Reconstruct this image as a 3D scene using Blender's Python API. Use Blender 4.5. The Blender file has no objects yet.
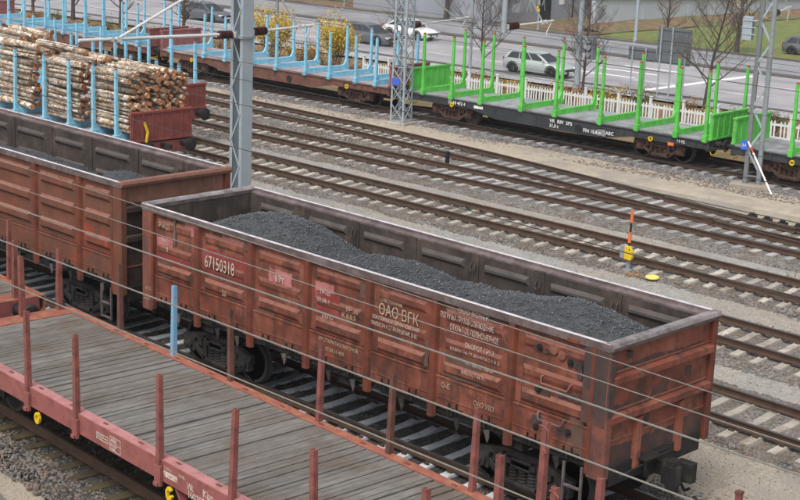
import bpy, bmesh, math, random
import numpy as np
from mathutils import Vector, Matrix

random.seed(7)
RNG = np.random.default_rng(7)
scene = bpy.context.scene
COL = scene.collection
PI = math.pi
R = math.radians

# ------------------------------------------------------------------ camera
CAM_POS = (26.50746, -19.07073, 10.82462)
PITCH, YAW, ROLL, FPX = 0.248997, 0.772306, 0.0403009, 1505.772   # focal length in pixels of an 800 px wide picture
fw = Vector((-math.sin(YAW)*math.cos(PITCH), math.cos(YAW)*math.cos(PITCH), -math.sin(PITCH)))
r0 = Vector((math.cos(YAW), math.sin(YAW), 0))
u0 = r0.cross(fw)
rt = math.cos(ROLL)*r0 + math.sin(ROLL)*u0
up = -math.sin(ROLL)*r0 + math.cos(ROLL)*u0
cam_data = bpy.data.cameras.new('camera')
cam = bpy.data.objects.new('camera', cam_data)
COL.objects.link(cam)
cam.matrix_world = Matrix(((rt.x, up.x, -fw.x, CAM_POS[0]), (rt.y, up.y, -fw.y, CAM_POS[1]), (rt.z, up.z, -fw.z, CAM_POS[2]), (0, 0, 0, 1)))
cam_data.sensor_fit = 'HORIZONTAL'
cam_data.sensor_width = 36.0
cam_data.lens = 36.0*FPX/800.0
cam_data.clip_start = 0.5
cam_data.clip_end = 2000
scene.camera = cam

# ------------------------------------------------------------------ world, sun, exposure
SUN_EL, SUN_ROT = R(58), R(160)
world = bpy.data.worlds.new('World')
scene.world = world
world.use_nodes = True
nt = world.node_tree
nt.nodes.clear()
sky = nt.nodes.new('ShaderNodeTexSky')
sky.sky_type = 'NISHITA'
sky.sun_disc = False
sky.sun_elevation = SUN_EL
sky.sun_rotation = SUN_ROT
sky.air_density = 1.0
sky.dust_density = 6.0
sky.ozone_density = 1.0
hs = nt.nodes.new('ShaderNodeHueSaturation')
hs.inputs['Saturation'].default_value = 0.42
bg = nt.nodes.new('ShaderNodeBackground')
bg.inputs['Strength'].default_value = 0.14
wo = nt.nodes.new('ShaderNodeOutputWorld')
nt.links.new(sky.outputs[0], hs.inputs['Color'])
nt.links.new(hs.outputs[0], bg.inputs['Color'])
nt.links.new(bg.outputs[0], wo.inputs[0])
sun_d = bpy.data.lights.new('sun', 'SUN')
sun_d.energy = 1.4
sun_d.angle = R(28)
sun_d.color = (1.0, 0.97, 0.93)
sun = bpy.data.objects.new('sun', sun_d)
COL.objects.link(sun)
# sky texture: rotation 0 = +Y, turning towards +X
sdir = Vector((math.sin(SUN_ROT)*math.cos(SUN_EL), math.cos(SUN_ROT)*math.cos(SUN_EL), math.sin(SUN_EL)))
sun.rotation_euler = sdir.to_track_quat('Z', 'Y').to_euler()
sun.location = (0, 0, 60)
vs = scene.view_settings
vs.view_transform = 'Standard'
vs.look = 'None'
vs.gamma = 1
vs.exposure = 0.2
vs.use_curve_mapping = False

# ------------------------------------------------------------------ materials
def mat(name, col, rough=.75, var=.22, scale=2.5, bump=0., bscale=30., metal=0., dirt=None, dscale=1.2, damt=.5,
        streak=None, samt=.5, rand=0., wdirt=False, vlo=.45, vhi=1.6, voro=0., spec=.35, col2=None, c2scale=.3, c2lo=.42, c2hi=.62, detail=6., stretch=None):
    m = bpy.data.materials.new(name)
    m.use_nodes = True
    n = m.node_tree.nodes
    L = m.node_tree.links.new
    b = n['Principled BSDF']
    b.inputs['Roughness'].default_value = rough
    b.inputs['Metallic'].default_value = metal
    b.inputs['Specular IOR Level'].default_value = spec
    tc = n.new('ShaderNodeTexCoord')
    src = tc.outputs['Object']
    if rand:
        oi = n.new('ShaderNodeObjectInfo')
        vm = n.new('ShaderNodeMath'); vm.operation = 'MULTIPLY'; vm.inputs[1].default_value = 37.; L(oi.outputs['Random'], vm.inputs[0])
        va = n.new('ShaderNodeVectorMath'); va.operation = 'ADD'; L(src, va.inputs[0]); L(vm.outputs[0], va.inputs[1]); src = va.outputs[0]
    if stretch:
        mp = n.new('ShaderNodeMapping'); mp.inputs['Scale'].default_value = stretch
        L(src, mp.inputs[0]); gsrc = mp.outputs[0]
    else:
        gsrc = src
    def noise(s, det=detail, vec=gsrc, rgh=.6):
        t = n.new('ShaderNodeTexNoise'); t.inputs['Scale'].default_value = s
        t.inputs['Detail'].default_value = det; t.inputs['Roughness'].default_value = rgh
        L(vec, t.inputs['Vector']); return t.outputs['Fac']
    def ramp(f, lo, hi):
        r = n.new('ShaderNodeMapRange'); r.inputs['From Min'].default_value = lo; r.inputs['From Max'].default_value = hi
        r.clamp = True; L(f, r.inputs['Value']); return r.outputs['Result']
    def mix(f, a, c):
        x = n.new('ShaderNodeMix'); x.data_type = 'RGBA'
        if isinstance(f, float): x.inputs['Factor'].default_value = f
        else: L(f, x.inputs['Factor'])
        for s, v in ((6, a), (7, c)):
            if isinstance(v, tuple): x.inputs[s].default_value = (*v, 1)
            else: L(v, x.inputs[s])
        return x.outputs[2]
    base = tuple(col)
    if col2:
        base = mix(ramp(noise(c2scale), c2lo, c2hi), base, tuple(col2))
    # brightness variation
    f = ramp(noise(scale), .3, .7)
    hv = n.new('ShaderNodeHueSaturation')
    mv = n.new('ShaderNodeMapRange'); mv.inputs['To Min'].default_value = 1-var; mv.inputs['To Max'].default_value = 1+var
    L(f, mv.inputs['Value'])
    val = mv.outputs[0]
    if rand:
        rr = n.new('ShaderNodeMapRange'); rr.inputs['To Min'].default_value = 1-rand; rr.inputs['To Max'].default_value = 1+rand
        L(oi.outputs['Random'], rr.inputs['Value'])
        mm = n.new('ShaderNodeMath'); mm.operation = 'MULTIPLY'; L(val, mm.inputs[0]); L(rr.outputs[0], mm.inputs[1]); val = mm.outputs[0]
    if voro:
        vt = n.new('ShaderNodeTexVoronoi'); vt.inputs['Scale'].default_value = voro; L(gsrc, vt.inputs['Vector'])
        sp = n.new('ShaderNodeSeparateColor'); L(vt.outputs['Color'], sp.inputs[0])
        vr = n.new('ShaderNodeMapRange'); vr.inputs['To Min'].default_value = vlo; vr.inputs['To Max'].default_value = vhi
        L(sp.outputs[0], vr.inputs['Value'])
        mm = n.new('ShaderNodeMath'); mm.operation = 'MULTIPLY'; L(val, mm.inputs[0]); L(vr.outputs[0], mm.inputs[1]); val = mm.outputs[0]
    L(val, hv.inputs['Value'])
    if isinstance(base, tuple): hv.inputs['Color'].default_value = (*base, 1)
    else: L(base, hv.inputs['Color'])
    c = hv.outputs[0]
    if dirt:
        dv = n.new('ShaderNodeNewGeometry').outputs['Position'] if wdirt else (gsrc if stretch else src)
        c = mix(_scaled(n, L, ramp(noise(dscale, 8., dv, .68), .48, .62), damt), c, tuple(dirt))
    if streak:
        mp = n.new('ShaderNodeMapping'); mp.inputs['Scale'].default_value = (5, 5, .35); L(src, mp.inputs[0])
        c = mix(_scaled(n, L, ramp(noise(1.4, 6., mp.outputs[0]), .5, .68), samt), c, tuple(streak))
    L(c, b.inputs['Base Color'])
    if bump:
        bp = n.new('ShaderNodeBump'); bp.inputs['Strength'].default_value = min(1., bump); bp.inputs['Distance'].default_value = .02
        if voro:
            L(vt.outputs['Distance'], bp.inputs['Height']); bp.invert = True
        else:
            L(noise(bscale, 4.), bp.inputs['Height'])
        L(bp.outputs[0], b.inputs['Normal'])
    return m
def _scaled(n, L, f, k):
    x = n.new('ShaderNodeMath'); x.operation = 'MULTIPLY'; L(f, x.inputs[0]); x.inputs[1].default_value = k
    return x.outputs[0]

M = {}
M['gravel'] = mat('grey_beige_gravel', (.33, .295, .24), .95, .16, 1.3, .5, 60, col2=(.35, .295, .22), c2scale=.12, dirt=(.25, .24, .225), dscale=.5, damt=.5, voro=40., vlo=.7, vhi=1.27)
M['gravel2'] = mat('grey_fine_gravel', (.315, .305, .285), .95, .14, 5, .5, 70, col2=(.34, .30, .25), c2scale=.2, dirt=(.24, .235, .225), dscale=.6, damt=.5, voro=40., vlo=.7, vhi=1.27)
M['sand'] = mat('beige_sandy_gravel', (.40, .345, .275), .95, .14, 3, .5, 60, dirt=(.24, .23, .22), dscale=.5, damt=.6)
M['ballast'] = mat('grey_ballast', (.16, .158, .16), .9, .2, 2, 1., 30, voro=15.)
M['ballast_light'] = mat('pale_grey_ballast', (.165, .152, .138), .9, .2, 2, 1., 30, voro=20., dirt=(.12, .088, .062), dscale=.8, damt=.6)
M['ballast_dark'] = mat('dark_ballast', (.055, .05, .046), .9, .25, 2, 1., 30, voro=15.)  # colour lowered to paint in deeper shade beneath the near wagons
M['stone'] = mat('broken_stone', (.16, .154, .148), .85, .38, 9, .3, 60, col2=(.20, .138, .095), c2scale=4.)
M['stray'] = mat('stray_gravel_stone', (.27, .25, .215), .9, .3, 9, .3, 60)
M['stone_dark'] = mat('dark_broken_stone', (.065, .06, .055), .85, .6, 9, .3, 60, col2=(.15, .13, .11), c2scale=4.)
M['rail'] = mat('rusty_rail_side', (.075, .045, .031), .65, .25, 4, .2, 30)
M['rail_top'] = mat('worn_rail_head', (.13, .12, .115), .35, .2, 3, metal=.6)
M['rail_top_rust'] = mat('rusty_rail_head', (.09, .06, .045), .5, .2, 3, metal=.2)
M['concrete'] = mat('sleeper_concrete', (.42, .385, .335), .85, .14, 5, .25, 40, dirt=(.22, .18, .14), dscale=1.8, damt=.75, rand=.22)
M['concrete_wet'] = mat('wet_sleeper_concrete', (.60, .63, .66), .55, .1, 5, .2, 40, dirt=(.25, .25, .25), dscale=2., damt=.4, rand=.1)
M['wood_sleeper'] = mat('mossy_sleeper', (.075, .058, .038), .9, .3, 6, .5, 30, dirt=(.10, .082, .03), damt=.7, rand=.3)
M['sleeper_dusty'] = mat('dusty_sleeper', (.36, .355, .35), .9, .2, 4, .3, 40, dirt=(.2, .2, .2), damt=.7, rand=.25)
M['plank'] = mat('weathered_plank', (.182, .172, .158), .55, .36, 5, .4, 60, dirt=(.12, .09, .065), dscale=.55, damt=.65, rand=.16, stretch=(8, .8, 4), wdirt=True)
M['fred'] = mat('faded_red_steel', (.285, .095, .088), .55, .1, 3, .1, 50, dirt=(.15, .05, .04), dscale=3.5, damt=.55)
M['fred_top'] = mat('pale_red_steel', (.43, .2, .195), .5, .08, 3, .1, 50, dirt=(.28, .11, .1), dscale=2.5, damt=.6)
M['forange'] = mat('rusty_orange_steel', (.30, .105, .075), .42, .2, 5, .1, 50, dirt=(.40, .22, .12), dscale=4., damt=.6)
M['stake_red'] = mat('red_stake', (.24, .085, .072), .6, .2, 4, .15, 50, dirt=(.1, .04, .035), dscale=5., damt=.6)
M['stake_rust'] = mat('brown_stake', (.13, .06, .045), .65, .3, 5, .15, 50)
M['stake_blue'] = mat('blue_worn_stake', (.18, .42, .62), .55, .2, 6, dirt=(.3, .11, .08), dscale=6, damt=.6)
M['gon'] = mat('red_brown_paint', (.175, .052, .032), .6, .24, 1.8, .8, 2.6, col2=(.24, .084, .054), c2scale=.9, dirt=(.055, .03, .023), dscale=2.6, damt=.75, streak=(.07, .036, .028), samt=.7)
M['gon_post'] = mat('red_brown_post', (.17, .047, .027), .6, .24, 2.5, .12, 45, dirt=(.055, .03, .024), dscale=2.3, damt=.65, streak=(.1, .05, .04), samt=.5)
M['gon_corner'] = mat('sooty_corner_paint', (.22, .08, .058), .65, .2, 2.5, .12, 45, dirt=(.055, .042, .04), dscale=.9, damt=.95, streak=(.06, .046, .042), samt=.8)
M['gon_end'] = mat('red_end_paint', (.205, .055, .033), .6, .22, 1.6, .8, 2.6, col2=(.27, .10, .066), c2scale=.9, dirt=(.055, .03, .025), dscale=2.3, damt=.75, streak=(.11, .055, .045), samt=.45)
M['gon_rib'] = mat('lit_dusty_rib_top', (.25, .105, .075), .6, .25, 3, .1, 45, dirt=(.11, .045, .032), dscale=3., damt=.85)  # dust, with sky light on the upper rib slopes painted in as paler red
M['gon2'] = mat('brown_orange_paint', (.165, .066, .04), .62, .22, 1.8, .8, 2.6, col2=(.30, .058, .03), c2scale=.55, c2lo=.56, c2hi=.62, dirt=(.12, .06, .045), dscale=1.2, damt=.6, streak=(.1, .05, .04), samt=.5)
M['gon2_top'] = mat('pale_brown_paint', (.25, .12, .085), .7, .2, 2, .1, 45, dirt=(.11, .055, .04), dscale=1.5, damt=.5, streak=(.12, .06, .045), samt=.5)
M['end_soot_shade'] = mat('shaded_sooty_end_paint', (.06, .04, .034), .65, .35, 2, .12, 45, dirt=(.025, .021, .02), dscale=1.4, damt=.8)  # soot, with the shade of the gap between wagons painted in
M['rim_end'] = mat('dusty_end_rim', (.26, .235, .24), .55, .25, 3, .3, 30, dirt=(.10, .08, .078), dscale=2.5, damt=.75)
M['dusty_in'] = mat('coal_dusted_steel', (.056, .044, .038), .75, .35, 2.2, .3, 30, dirt=(.14, .10, .082), dscale=1.4, damt=.6, streak=(.035, .031, .03), samt=.75)
M['dusty_in_rib'] = mat('coal_dusted_rib', (.082, .07, .064), .7, .3, 3, .2, 30, dirt=(.08, .07, .065), dscale=2, damt=.6)
M['rim'] = mat('lit_dusty_rim', (.56, .54, .57), .5, .15, 4, .2, 40, dirt=(.16, .13, .13), dscale=3.5, damt=.5)  # pale dust, with the highlight along the rim top put into the colour
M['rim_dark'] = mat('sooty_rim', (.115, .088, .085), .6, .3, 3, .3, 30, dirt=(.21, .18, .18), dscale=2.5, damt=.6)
M['rim_rust'] = mat('rusty_rim', (.24, .115, .085), .65, .25, 3, .2, 40, dirt=(.1, .06, .05), dscale=3, damt=.5)
M['black'] = mat('grimy_underframe', (.017, .016, .016), .65, .4, 4, .2, 30, dirt=(.045, .039, .035), dscale=3, damt=.6)
M['bogie'] = mat('grimy_cast_steel', (.027, .026, .026), .6, .35, 5, .2, 30, dirt=(.07, .062, .056), dscale=3, damt=.6)
M['bogie_brown'] = mat('brown_cast_steel', (.10, .058, .045), .7, .35, 5, .2, 30)
M['wheel'] = mat('dark_wheel', (.06, .055, .052), .5, .3, 4, metal=.3)
M['tread'] = mat('polished_tread', (.3, .31, .33), .3, .1, 4, metal=.8)
M['coal'] = mat('coal', (.045, .049, .054), .5, .45, 7, .8, 26, spec=.6)
M['coal_lump'] = mat('coal_lump', (.062, .068, .075), .36, .6, 12, .2, 40, spec=.8)
M['soot'] = mat('coal_soot_stain', (.062, .045, .042), .65, .3, 3, .1, 40, dirt=(.15, .06, .045), dscale=2.2, damt=.7)
M['white_paint'] = mat('white_marking', (.60, .53, .47), .7, .22, 12, dirt=(.26, .10, .08), dscale=16, damt=.9)
M['cream_paint'] = mat('cream_marking', (.50, .41, .29), .7, .22, 12, dirt=(.26, .10, .08), dscale=16, damt=.9)
M['patch_pink'] = mat('pinkish_repaint', (.42, .17, .165), .65, .2, 3, dirt=(.24, .07, .05), dscale=2.6, damt=.8)
M['patch_red'] = mat('fresh_red_repaint', (.22, .04, .035), .6, .12, 3, dirt=(.30, .12, .11), dscale=2, damt=.4)
M['patch_brown'] = mat('dull_brown_repaint', (.12, .07, .055), .65, .2, 3)
M['blue'] = mat('light_blue_stake', (.25, .60, .80), .55, .12, 4, dirt=(.16, .38, .5), dscale=5, damt=.55, streak=(.34, .40, .42), samt=.5)
M['blue_tip'] = mat('faded_red_tip', (.22, .2, .24), .6)
M['brown'] = mat('brown_wagon_steel', (.16, .075, .055), .7, .22, 3, .1, 40, dirt=(.09, .045, .035), damt=.5)
M['log_wagon_red'] = mat('dark_red_wagon_steel', (.25, .068, .058), .65, .15, 3, .1, 40, dirt=(.12, .035, .03), dscale=2, damt=.5)
M['pink_wall'] = mat('dull_red_end_board', (.34, .13, .125), .6, .15, 3, dirt=(.2, .08, .075), damt=.5)
M['green'] = mat('bright_green_stake', (.125, .58, .09), .55, .1, 4, dirt=(.07, .34, .06), dscale=2.2, damt=.55, streak=(.19, .30, .14), samt=.7)
M['tip'] = mat('dull_red_tip', (.45, .08, .04), .5, .1, 4)
M['dark_frame'] = mat('dark_grey_wagon_steel', (.038, .044, .050), .5, .2, 3, dirt=(.07, .075, .08), damt=.4)
M['deck_grey'] = mat('wet_deck', (.30, .31, .33), .45, .25, 2, dirt=(.17, .15, .13), dscale=1.2, damt=.8)
M['deck_pink'] = mat('wet_pinkish_deck', (.36, .32, .33), .45, .25, 2, dirt=(.2, .12, .1), dscale=1.2, damt=.7)
M['yellow'] = mat('yellow_paint', (.75, .52, .02), .5, .1, 6)
M['yellow_disc'] = mat('pale_yellow_paint', (.78, .66, .16), .6, .1, 6)
M['orange'] = mat('orange_band', (.78, .2, .06), .5, .1, 6)
M['blackpaint'] = mat('black_band', (.025, .025, .025), .5, .1, 6)
M['greybox'] = mat('grey_box', (.27, .29, .30), .5, .1, 6)
M['galv'] = mat('galvanised_steel', (.36, .42, .46), .5, .08, 2, dirt=(.25, .3, .33), dscale=2, damt=.5)
M['galv_dull'] = mat('dull_galvanised_steel', (.27, .30, .32), .55, .1, 2, dirt=(.15, .165, .17), dscale=2, damt=.6)
M['galv_dark'] = mat('dark_galvanised_steel', (.19, .205, .215), .55, .15, 2)
M['tube'] = mat('pale_metal_tube', (.60, .61, .60), .45, .06, 3)
M['insul'] = mat('brown_insulator', (.05, .016, .015), .3, .15, 5)
M['wire'] = mat('overhead_wire_metal', (.19, .185, .168), .6, .08, 8)
M['wire_dark'] = mat('dark_wire_metal', (.05, .048, .045), .6, .1, 8)
M['bark'] = mat('birch_bark', (.40, .30, .21), .85, .5, 2, .4, 18, col2=(.62, .58, .52), c2scale=.5, c2lo=.46, c2hi=.6, dirt=(.11, .062, .038), dscale=.9, damt=.95, rand=.5, stretch=(14, .7, .7))
M['log_end'] = mat('cut_log_end', (.50, .235, .105), .85, .3, 2, .2, 40, rand=.42, col2=(.34, .13, .05), c2scale=1.2)
M['trunk'] = mat('tree_bark', (.075, .062, .055), .9, .3, 6, .3, 20)
M['twig'] = mat('bare_twig', (.105, .088, .078), .9, .2, 6)
M['leaf_yellow'] = mat('yellow_leaf', (.60, .43, .05), .7, .35, 1.5)
M['leaf_orange'] = mat('orange_leaf', (.42, .19, .05), .7, .35, 1.5)
M['leaf_brown'] = mat('brown_leaf', (.20, .12, .06), .8, .4, 1.5)
M['leaf_green'] = mat('dull_green_leaf', (.10, .12, .04), .8, .4, 1.5)
M['fence'] = mat('white_fence_paint', (.70, .73, .73), .6, .06, 4, rand=.06)
M['asphalt'] = mat('wet_asphalt', (.385, .37, .385), .4, .14, .5, .1, 60, dirt=(.25, .24, .255), dscale=.3, damt=.75)
M['asphalt2'] = mat('grey_asphalt', (.29, .295, .31), .5, .1, .5, .1, 60, dirt=(.16, .165, .175), dscale=.2, damt=.6)
M['kerb'] = mat('kerb_stone', (.12, .115, .11), .8, .15, 3)
M['path'] = mat('wet_footpath', (.42, .42, .43), .4, .15, .8, dirt=(.25, .24, .235), dscale=.3, damt=.6)
M['line'] = mat('road_paint', (.80, .80, .80), .6, .08, 3)
M['verge'] = mat('leaf_strewn_verge', (.20, .14, .085), .95, .35, 2, .6, 20, col2=(.13, .12, .05), c2scale=.4, dirt=(.30, .16, .07), dscale=1., damt=.6)
M['grass'] = mat('autumn_grass', (.135, .18, .055), .95, .25, 1.5, .5, 20, dirt=(.28, .17, .06), dscale=.35, damt=.4)
M['bank'] = mat('brown_leaf_bank', (.20, .12, .08), .95, .3, 1.2, .5, 20, col2=(.13, .135, .06), c2scale=.2)
M['shed'] = mat('grey_wall_cladding', (.29, .31, .345), .7, .06, .4, stretch=(1, 3, .2))
M['shed_light'] = mat('pale_blue_grey_wall', (.50, .55, .60), .7, .1, .3, dirt=(.42, .46, .5), dscale=.15, damt=.6)
M['cap'] = mat('white_coping', (.80, .80, .80), .6, .05)
M['glass'] = mat('dark_window_glass', (.03, .035, .04), .12, .05, spec=.7)
M['car_silver'] = mat('silver_green_car_paint', (.50, .56, .55), .28, .03, metal=.3, spec=.6)
M['car_white'] = mat('white_car_paint', (.78, .78, .78), .3, .03, spec=.6)
M['car_dark'] = mat('dark_grey_car_paint', (.11, .118, .13), .2, .05, spec=.7)
M['rubber'] = mat('tyre_rubber', (.02, .02, .02), .8, .1)
M['rim_metal'] = mat('wheel_rim_metal', (.45, .46, .47), .35, .05, metal=.5)
M['lamp_glass'] = mat('lamp_lens', (.75, .75, .75), .2, .05)
M['red_lens'] = mat('red_lens', (.4, .02, .02), .25, .05)
M['sign_back'] = mat('grey_sign_back', (.135, .155, .17), .6, .05)
M['blue_sign'] = mat('blue_sign_face', (.06, .14, .62), .5, .05)
M['sleeve_red'] = mat('red_band', (.6, .05, .03), .5)
M['slab'] = mat('mossy_paving_slab', (.15, .155, .135), .85, .15, 3, .3, 40, dirt=(.13, .15, .09), damt=.4)
M['stripe_white'] = mat('white_band', (.8, .8, .8), .5)

# ------------------------------------------------------------------ helpers
class MB:
    def __init__(s): s.v = []; s.f = []; s.m = []
    def add(s, vs_, fs, mi=0):
        o = len(s.v); s.v += [tuple(p) for p in vs_]; s.f += [tuple(i+o for i in f) for f in fs]; s.m += [mi]*len(fs); return s
    def box(s, a, b, mi=0):
        (x0, y0, z0), (x1, y1, z1) = a, b
        return s.add([(x0,y0,z0),(x1,y0,z0),(x1,y1,z0),(x0,y1,z0),(x0,y0,z1),(x1,y0,z1),(x1,y1,z1),(x0,y1,z1)],
                     [(0,3,2,1),(4,5,6,7),(0,1,5,4),(1,2,6,5),(2,3,7,6),(3,0,4,7)], mi)
    def cbox(s, c, d, mi=0):
        return s.box([c[i]-d[i]/2 for i in range(3)], [c[i]+d[i]/2 for i in range(3)], mi)
    def beam(s, p, q, w, h=None, mi=0, upv=(0, 0, 1)):
        p, q = Vector(p), Vector(q); d = (q-p).normalized(); h = h or w
        upv = Vector(upv)
        if abs(d.dot(upv)) > .98: upv = Vector((1, 0, 0))
        a = d.cross(upv).normalized()*w/2; b = a.cross(d).normalized()*h/2
        v = [p-a-b, p+a-b, p+a+b, p-a+b, q-a-b, q+a-b, q+a+b, q-a+b]
        return s.add(v, [(0,3,2,1),(4,5,6,7),(0,1,5,4),(1,2,6,5),(2,3,7,6),(3,0,4,7)], mi)
    def tube(s, pts, r, n=8, mi=0, caps=True, capmi=None):
        pts = [Vector(p) for p in pts]
        rs = r if isinstance(r, (list, tuple)) else [r]*len(pts)
        V = []; ref = None
        for i, p in enumerate(pts):
            d = (pts[min(i+1, len(pts)-1)]-pts[max(i-1, 0)]).normalized()
            if ref is None:
                ref = Vector((0, 0, 1)) if abs(d.z) < .9 else Vector((1, 0, 0))
            a = (ref - d*ref.dot(d)).normalized(); b = d.cross(a); ref = a
            for k in range(n):
                t = 2*PI*k/n; V.append(p + (a*math.cos(t)+b*math.sin(t))*rs[i])
        F = []
        for i in range(len(pts)-1):
            for k in range(n):
                F.append((i*n+k, i*n+(k+1) % n, (i+1)*n+(k+1) % n, (i+1)*n+k))
        s.add(V, F, mi)
        if caps:
            o = len(s.v)-len(V); cm = mi if capmi is None else capmi
            s.f.append(tuple(o+k for k in reversed(range(n)))); s.m.append(cm)
            s.f.append(tuple(o+(len(pts)-1)*n+k for k in range(n))); s.m.append(cm)
        return s
    def disc(s, c, axis, r, t, n=20, mi=0):
        c, axis = Vector(c), Vector(axis).normalized()
        return s.tube([c-axis*t/2, c+axis*t/2], r, n, mi)
    def lathe(s, c, axis, prof, n=20, mi=0):     # prof: list of (offset along axis, radius)
        c, axis = Vector(c), Vector(axis).normalized()
        return s.tube([c+axis*o for o, _ in prof], [max(r, .001) for _, r in prof], n, mi)
    def prism(s, prof, a, b, axis='x', mi=0, caps=True):   # prof in the two other axes, extruded a..b
        n = len(prof); V = []
        for t in (a, b):
            for (p, q) in prof:
                V.append({'x': (t, p, q), 'y': (p, t, q), 'z': (p, q, t)}[axis])
        F = [(i, (i+1) % n, n+(i+1) % n, n+i) for i in range(n)]
        if caps: F += [tuple(reversed(range(n))), tuple(range(n, 2*n))]
        return s.add(V, F, mi)
    def build(s, name, m, parent=None, smooth=False, bevel=0., fix=True):
        me = bpy.data.meshes.new(name)
        me.from_pydata(s.v, [], s.f)
        for x in (m if isinstance(m, (list, tuple)) else [m]): me.materials.append(M[x] if isinstance(x, str) else x)
        if any(s.m): me.polygons.foreach_set('material_index', s.m)
        if fix:
            bm = bmesh.new(); bm.from_mesh(me); bmesh.ops.recalc_face_normals(bm, faces=bm.faces); bm.to_mesh(me); bm.free()
        if smooth:
            me.polygons.foreach_set('use_smooth', [True]*len(me.polygons))
        o = bpy.data.objects.new(name, me); COL.objects.link(o)
        if smooth: 
            try: me.set_sharp_from_angle(angle=R(40))
            except Exception: pass
        if parent: o.parent = parent
        if bevel:
            bv = o.modifiers.new('bevel', 'BEVEL'); bv.width = bevel; bv.segments = 2; bv.limit_method = 'ANGLE'; bv.angle_limit = R(40)
        return o

def np_mesh(name, V, F, m, parent=None, smooth=False):
    me = bpy.data.meshes.new(name)
    V = np.asarray(V, np.float32); F = np.asarray(F, np.int32)
    k = F.shape[1]
    me.vertices.add(len(V)); me.vertices.foreach_set('co', V.ravel())
    me.loops.add(F.size); me.loops.foreach_set('vertex_index', F.ravel())
    me.polygons.add(len(F)); me.polygons.foreach_set('loop_start', np.arange(0, F.size, k, dtype=np.int32))
    me.polygons.foreach_set('loop_total', np.full(len(F), k, np.int32))
    if smooth: me.polygons.foreach_set('use_smooth', np.ones(len(F), bool))
    me.update(calc_edges=True); me.validate()
    me.materials.append(M[m] if isinstance(m, str) else m)
    o = bpy.data.objects.new(name, me); COL.objects.link(o)
    if parent: o.parent = parent
    return o

def tag(o, label=None, cat=None, group=None, kind=None):
    if label: o['label'] = label
    if cat: o['category'] = cat
    if group: o['group'] = group
    if kind: o['kind'] = kind
    return o
def empty(name, loc=(0, 0, 0), rz=0., label=None, cat=None, group=None, kind=None):
    o = bpy.data.objects.new(name, None); COL.objects.link(o)
    o.location = loc; o.rotation_euler = (0, 0, rz); o.empty_display_size = .3
    return tag(o, label, cat, group, kind)
def inst(src, name=None, parent=None, loc=None, rot=None, sc=None):
    o = src.copy(); COL.objects.link(o)
    if name: o.name = name
    o.parent = parent
    if loc is not None: o.location = loc
    if rot is not None: o.rotation_euler = rot
    if sc is not None: o.scale = sc
    return o
def copy_tree(o, parent=None):
    kids = [c for c in COL.objects if c.parent == o]
    c = o.copy(); COL.objects.link(c); c.parent = parent
    for k in kids: copy_tree(k, c)
    return c
def text(s, size, loc, rot, m, parent, name='lettering', space=1., sx=1., align='LEFT', bold=0.0):
    cu = bpy.data.curves.new('txt', 'FONT'); cu.body = s; cu.size = size; cu.align_x = align; cu.space_character = space
    cu.offset = bold; cu.resolution_u = 2
    t = bpy.data.objects.new('txt', cu); COL.objects.link(t)
    dg = bpy.context.evaluated_depsgraph_get()
    me = bpy.data.meshes.new_from_object(t.evaluated_get(dg)); me.name = name
    bpy.data.objects.remove(t); bpy.data.curves.remove(cu)
    me.materials.clear(); me.materials.append(M[m])
    o = bpy.data.objects.new(name, me); COL.objects.link(o); o.parent = parent
    o.location = loc; o.rotation_euler = rot; o.scale = (sx, 1, 1)
    return o

def ico(jit, seed):
    bm = bmesh.new(); bmesh.ops.create_icosphere(bm, subdivisions=1, radius=1.)
    V = np.array([v.co[:] for v in bm.verts]); F = np.array([[v.index for v in f.verts] for f in bm.faces]); bm.free()
    g = np.random.default_rng(seed); V = V*(1+g.uniform(-jit, jit, (len(V), 1)))*g.uniform(.65, 1.2, 3)
    return V, F
ROCKS = [ico(.28, i) for i in range(5)]
def scatter(name, P, size, m, parent=None, flat=.75):
    """many small broken lumps as one mesh; P (n,3) centres, size (n,) radii"""
    n = len(P); VV = []; FF = []; off = 0
    which = RNG.integers(0, len(ROCKS), n)
    for k, (V, F) in enumerate(ROCKS):
        idx = np.where(which == k)[0]
        if not len(idx): continue
        a = RNG.uniform(0, 2*PI, len(idx)); b = RNG.uniform(0, PI, len(idx))
        ca, sa, cb, sb = np.cos(a), np.sin(a), np.cos(b), np.sin(b)
        z0 = np.zeros_like(a)
        Rz = np.stack([np.stack([ca, -sa, z0], 1), np.stack([sa, ca, z0], 1), np.stack([z0, z0, z0+1], 1)], 1)
        Rx = np.stack([np.stack([z0+1, z0, z0], 1), np.stack([z0, cb, -sb], 1), np.stack([z0, sb, cb], 1)], 1)
        W = np.einsum('nij,njk,vk->nvi', Rz, Rx, V)*size[idx][:, None, None]
        W[:, :, 2] *= flat
        W += P[idx][:, None, :]
        VV.append(W.reshape(-1, 3))
        FF.append((F[None]+(np.arange(len(idx))*len(V))[:, None, None]).reshape(-1, 3)+off); off += len(idx)*len(V)
    return np_mesh(name, np.concatenate(VV), np.concatenate(FF), m, parent)

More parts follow.
